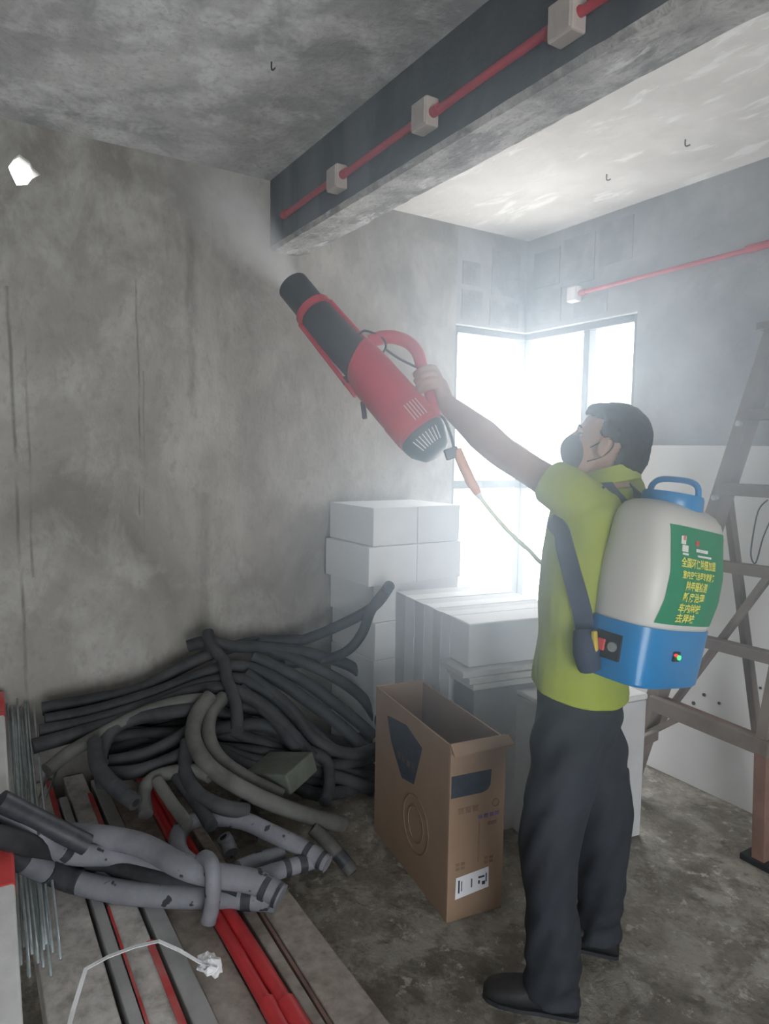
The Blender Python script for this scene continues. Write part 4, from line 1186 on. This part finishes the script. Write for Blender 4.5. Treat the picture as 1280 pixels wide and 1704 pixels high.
# profile: height, half depth, half width, centre offset
TP = [(.150, .104, .166, 0), (.162, .108, .170, 0), (.23, .114, .180, .004), (.30, .114, .180, .004), (.36, .107, .171, .002), (.41, .103, .164, 0), (.436, .097, .155, -.002), (.456, .085, .138, -.006), (.468, .066, .112, -.010), (.474, .045, .08, -.012)]
obj('tank', G().loft([tring(h_, a, b_, pw=3.2, cx=c) for h_, a, b_, c in TP]), 'tank', pack, smooth='all')
base = obj('base', G().loft([tring(0, .094, .156, pw=4), tring(.006, .099, .161, pw=4), tring(.145, .106, .170, pw=3.6), tring(.153, .106, .170, pw=3.6), tring(.153, .098, .16, pw=3.6)]), 'blue', pack, smooth=True)
def tprof(h_):
    for (h0, a0, b0, c0), (h1, a1, b1, c1) in zip(TP, TP[1:]):
        if h0 <= h_ <= h1:
            t = (h_ - h0) / (h1 - h0); return a0 + (a1 - a0) * t, b0 + (b1 - b0) * t, c0 + (c1 - c0) * t
    return TP[-1][1:]
def tsurf(y, h_, o_=.0015):
    """point on the back face of the tank at lateral y, height h"""
    a, b_, c = tprof(h_)
    y2 = max(-b_ * .995, min(b_ * .995, y))
    x = c + a * (1 - abs(y2 / b_) ** 3.2) ** (1 / 3.2)
    return V((x + o_, y2, h_))
# green label wrapped on the back face: left edge curves in like the moulding
lab = G(); rows = 18; colsn = 16; grid = []
def ledge(h_):   # visible (person's left) edge of the label
    t = (h_ - .165) / (.40 - .165)
    return .132 + .004 * t * t + .008 * (1 - t) * (1 - t) - .0
def lgrid(o_):
    out = []
    for i in range(rows + 1):
        h_ = .168 + (.415 - .168) * i / rows
        e = ledge(h_)
        for j in range(colsn + 1):
            y = e - (2 * e) * j / colsn
            hh = h_ - (.018 * (1 - (abs(y) / e) ** 2) * 0 if True else 0)
            out.append(tsurf(y, hh, o_))
    return out
v1 = lgrid(.0012)
fs = [(i * (colsn + 1) + j, i * (colsn + 1) + j + 1, (i + 1) * (colsn + 1) + j + 1, (i + 1) * (colsn + 1) + j) for i in range(rows) for j in range(colsn)]
label = obj('product_label', G().add(v1, fs), 'green', pack, smooth='all')
def ltext(s, size, y_left, h_, mat, width=None):
    vs, fs = text_geo(s, size)
    if not vs: return
    if width:
        wx = max(q.x for q in vs) or 1
        vs = [V((q.x * width / wx, q.y, 0)) for q in vs]
    obj('printed_text', G().add([tsurf(y_left - q.x, h_ + q.y, .0028) for q in vs], fs), mat, label)
ltext('全国环保除醛加盟', .025, .105, .318, 'yellow', .16)
ltext('室内空气治理专家服务', .021, .098, .290, 'yellow', .15)
ltext('除甲醛检测', .025, .078, .261, 'yellow', .10)
ltext('新房治理', .025, .082, .233, 'yellow', .10)
ltext('车内除味', .025, .088, .205, 'yellow', .10)
ltext('去异味', .025, .086, .178, 'yellow', .085)
def lpatch(name, y0, y1, h0, h1, mat):
    vs = [tsurf(y, h_, .0026) for h_ in (h0, (h0 + h1) / 2, h1) for y in (y0, (y0 + y1) / 2, y1)]
    obj(name, G().add(vs, [(0, 1, 4, 3), (1, 2, 5, 4), (3, 4, 7, 6), (4, 5, 8, 7)]), mat, label)
lpatch('emblem', 0.108, 0.092, 0.371, 0.391, 'white_print'); lpatch('emblem', 0.102, 0.094, 0.381, 0.393, 'red_print'); lpatch('emblem', 0.104, 0.082, 0.353, 0.369, 'white_print'); lpatch('emblem', 0.102, 0.080, 0.345, 0.350, 'white_print')
lpatch('emblem', 0.052, 0.036, 0.371, 0.385, 'red_print'); lpatch('emblem', 0.048, -0.010, 0.357, 0.365, 'white_print'); lpatch('emblem', 0.040, -0.030, 0.345, 0.350, 'white_print')
# cap and carrying handle
cap = obj('cap', G().loft([[V((-.006 + r_ * math.cos(a), r_ * math.sin(a), h_)) for a in [2 * math.pi * k / 32 for k in range(32)]] for h_, r_ in ((.456, .076), (.464, .080), (.492, .079), (.500, .076), (.502, .055))]), 'blue', pack, smooth=True)
obj('carry_handle', G().tube([(-.076, 0, .494), (-.070, 0, .522), (-.048, 0, .536), (-.006, 0, .539), (.036, 0, .536), (.058, 0, .522), (.064, 0, .494)], .0085, 10, 5), 'blue', cap, smooth=True)
# base fittings on the left side: socket panel, buckle, and the LED on the back corner
obj('socket_panel', G().box((-.045, .160, .050), (.030, .172, .118)), 'socket', base, bevel=.003)
obj('switch', G().box((-.033, .170, .068), (-.013, .178, .098)), 'red_print', base, bevel=.002)
obj('charging_socket', G().cyl((.010, .168, .084), (.010, .178, .084), .012), 'steel', base, smooth=True)
obj('indicator_light', G().cyl((.105, .030, .086), (.112, .030, .086), .006), 'led_g', base)
obj('indicator_light', G().cyl((.105, .046, .092), (.112, .046, .092), .004), 'led_r', base)
obj('meter_window', G().box((.100, .020, .074), (.1085, .05, .100)), 'socket', base, bevel=.003)
# straps, laid onto the shirt
dg = bpy.context.evaluated_depsgraph_get()
bmv = [v.co.copy() for v in shirt.data.vertices]
bvh = BVHTree.FromPolygons(bmv, [tuple(p.vertices) for p in shirt.data.polygons])
def onshirt(p, o_=.005):
    q, n_, i, d_ = bvh.find_nearest(p)
    ctr = V((J['chest'].x, J['chest'].y, p.z))
    if n_.dot(q - ctr) < 0: n_ = -n_
    return q + n_ * o_, n_
def strap(name, way, wdt, free=()):
    # dense path
    P = []
    for a, c in zip(way, way[1:]):
        for k in range(8): P.append(a + (c - a) * (k / 8))
    P.append(way[-1])
    S = []
    for i, p in enumerate(P):
        if i / 8 in free or any(abs(i / 8 - q) < .95 for q in free):
            S.append((p, None))
        else:
            S.append(onshirt(p))
    Q = [s_[0] for s_ in S]
    for _ in range(6):
        Q = [Q[0]] + [(Q[i - 1] + Q[i] * 2 + Q[i + 1]) / 4 for i in range(1, len(Q) - 1)] + [Q[-1]]
    rings = []
    for i, q in enumerate(Q):
        t = (Q[min(i + 1, len(Q) - 1)] - Q[max(i - 1, 0)]).normalized()
        n_ = S[i][1] if S[i][1] is not None else (q - V((J['chest'].x, J['chest'].y, q.z))).normalized()
        s_ = t.cross(n_).normalized(); n_ = s_.cross(t)
        rings.append([q - s_ * wdt / 2 - n_ * .003, q + s_ * wdt / 2 - n_ * .003, q + s_ * wdt / 2 + n_ * .004, q - s_ * wdt / 2 + n_ * .004])
    o = obj(name, G().loft(rings), 'strap', man, smooth=True)
    o.parent = pack; o.matrix_parent_inverse = TM.inverted()
    return o
bkp = TM @ V((-.09, .09, .44)); bkb = TM @ V((-.055, .168, .09))
sh_top = J['neck'] + LF * .105 - UP * .02
fr1 = J['chest'] + FW * .085 + LF * .125 + UP * .07; fr2 = J['chest'] + FW * .09 + LF * .15 - UP * .06
fl1 = Pd(945, 930, 1.83); fl2 = Pd(968, 1010, 1.82); fl3 = Pd(978, 1075, 1.80)
strap('shoulder_strap', [bkp, sh_top, fr1, Pd(926, 880, 1.84), fl1, fl2, fl3, bkb], .05, free=(0, 7))
fr1r = J['chest'] + FW * .12 - LF * .10 + UP * .06; fr2r = J['chest'] + FW * .08 - LF * .16 - UP * .06
strap('shoulder_strap', [TM @ V((-.09, -.09, .44)), J['neck'] - LF * .105 - UP * .02, fr1r, fr2r, J['waist'] - LF * .16 + FW * .02, TM @ V((-.07, -.15, .09))], .052, free=(0, 5))
# padded strap end and buckle low on the side
pe_ = obj('strap_pad', G().tube([Pd(974, 1050, 1.80), Pd(976, 1085, 1.785), Pd(982, 1112, 1.79)], [.03, .034, .03], 12, 4), 'strap', pack, smooth=True, bevel=0); pe_.matrix_parent_inverse = TM.inverted()
bk = obj('buckle', G().bar(Pd(989, 1050, 1.765), Pd(991, 1090, 1.765), .014, .012), 'buckle', pack, bevel=.003); bk.matrix_parent_inverse = TM.inverted()

# ---------------------------------------------------------------- spray hose with orange grip
hp_ = thing('spray_hose', 'pale hose with an orange grip running from the gun to the tank', 'hose', (0, 0, 0))
h0 = gw(V((.05 * KX, .085, 0)))
obj('cable', G().tube([gw(V((.10 * KX, .10, -.01))), Pd(741, 700, 2.17), Pd(752, 730, 2.16), Pd(757, 752, 2.15)], .005, 8, 5), 'gun_black', hp_, smooth=True)
obj('tap', G().bar(Pd(741, 758, 2.15), Pd(763, 750, 2.15), .03, .034), 'gun_black', hp_, bevel=.004)
obj('grip', G().tube([Pd(760, 748, 2.15), Pd(770, 772, 2.145), Pd(783, 800, 2.135), Pd(796, 822, 2.13)], [.0155, .0165, .0165, .012], 12, 4), 'orange', hp_, smooth=True)
obj('ferrule', G().cyl(Pd(795, 821, 2.13), Pd(800, 829, 2.125), .011, .008), 'jbox_w', hp_, smooth=True)
hq = [Pd(799, 827, 2.127), Pd(818, 852, 2.11), Pd(850, 888, 2.07), Pd(880, 915, 2.03), Pd(906, 940, 1.97), J['chest'] - UP * .12 + FW * .10 - LF * .19, J['waist'] - LF * .24 - FW * .04 - UP * .02, TM @ V((0, -.18, .06)), TM @ V((0, -.16, .05))]
obj('tube', G().tube(hq, .0062, 10, 6), 'hose_clear', hp_, smooth=True)

# ================================================================== MIST PLUME AND FLARE VEIL
def volume_mat(name, dens, col, aniso, plume=False):
    mt = bpy.data.materials.new(name); mt.use_nodes = True; nt = mt.node_tree
    for n in list(nt.nodes):
        if n.type == 'BSDF_PRINCIPLED': nt.nodes.remove(n)
    vs = N(nt, 'ShaderNodeVolumeScatter')
    vs.inputs['Color'].default_value = (*col, 1); vs.inputs['Anisotropy'].default_value = aniso; vs.inputs['Density'].default_value = dens
    nt.links.new(vs.outputs[0], nt.nodes['Material Output'].inputs['Volume'])
    if plume:
        tc = N(nt, 'ShaderNodeTexCoord'); sx = N(nt, 'ShaderNodeSeparateXYZ'); nt.links.new(tc.outputs['Object'], sx.inputs[0])
        x, y, z = sx.outputs
        rad = math_n(nt, 'SQRT', math_n(nt, 'ADD', math_n(nt, 'MULTIPLY', y, y), math_n(nt, 'MULTIPLY', z, z)))
        lim = math_n(nt, 'ADD', math_n(nt, 'MULTIPLY', x, plume[1]), plume[0])
        fall = math_n(nt, 'MAXIMUM', math_n(nt, 'SUBTRACT', 1.0, math_n(nt, 'DIVIDE', rad, lim)), 0.0)
        fall = math_n(nt, 'POWER', fall, 1.3)
        along = math_n(nt, 'DIVIDE', 1.0, math_n(nt, 'ADD', 1.0, math_n(nt, 'POWER', math_n(nt, 'MULTIPLY', x, plume[2]), 1.6)))
        end = math_n(nt, 'MAXIMUM', math_n(nt, 'SUBTRACT', 1.0, math_n(nt, 'DIVIDE', x, plume[3])), 0.0)
        ns = ramp(nt, tex_noise(nt, tc.outputs['Object'], 6.0, 4, .6), .3, .7, (.35, .35, .35, 1), (1, 1, 1, 1))
        dn = math_n(nt, 'MULTIPLY', math_n(nt, 'MULTIPLY', fall, along), math_n(nt, 'MULTIPLY', math_n(nt, 'MULTIPLY', end, ns), dens))
        nt.links.new(dn, vs.inputs['Density'])
    return mt
tip_ = gw(V((.785 * KX, 0, 0))); dv = (GM.to_3x3() @ V((1, 0, 0))).normalized()
dv = (dv + V((-.10, .0, .05))).normalized()
LEN = min((HC - .01 - tip_.z) / dv.z * .98 if dv.z > 0 else 1, .95)
pm = dv.to_track_quat('X', 'Z').to_matrix().to_4x4(); pm.translation = tip_
cone = G().loft([[V((x, r_ * math.cos(a), r_ * math.sin(a))) for a in [2 * math.pi * k / 20 for k in range(20)]] for x, r_ in ((0.0, .042), (LEN * .3, .042 + .30 * LEN * .3), (LEN * .98, .042 + .30 * LEN))])
plume = obj('mist_plume', cone, volume_mat('mist_volume', 30.0, (.93, .96, 1), .3, (.042, .30, 4.5, LEN)), matrix=pm)
tag(plume, 'white mist jet leaving the fogging gun towards the ceiling', 'mist')
def veil_ball(name, c, rad, dens, col, aniso, label):  # added ball of blue scatter that imitates lens flare over the man
    mt = volume_mat(name + '_volume', dens, col, aniso); nt = mt.node_tree
    vs = [n for n in nt.nodes if n.type == 'VOLUME_SCATTER'][0]
    tc = N(nt, 'ShaderNodeTexCoord'); mp = N(nt, 'ShaderNodeVectorMath', operation='DIVIDE'); mp.inputs[1].default_value = rad
    nt.links.new(tc.outputs['Object'], mp.inputs[0])
    dt = N(nt, 'ShaderNodeVectorMath', operation='DOT_PRODUCT'); nt.links.new(mp.outputs[0], dt.inputs[0]); nt.links.new(mp.outputs[0], dt.inputs[1])
    fall = math_n(nt, 'POWER', math_n(nt, 'MAXIMUM', math_n(nt, 'SUBTRACT', 1.0, dt.outputs['Value']), 0.0), 1.5)
    nt.links.new(math_n(nt, 'MULTIPLY', fall, dens), vs.inputs['Density'])
    o = obj(name, G().ball((0, 0, 0), (V((rad[0], 0, 0)), V((0, rad[1], 0)), V((0, 0, rad[2]))), 24, 16), mt, smooth='all')
    o.location = c
    return tag(o, label, 'flare veil', kind='stuff')
veil_ball('flare_veil', (-1.12, 1.12, 1.68), (.98, .98, .95), .50, (.70, .85, 1), .75, 'bluish fog ball added in front of the man for the lens flare veil')
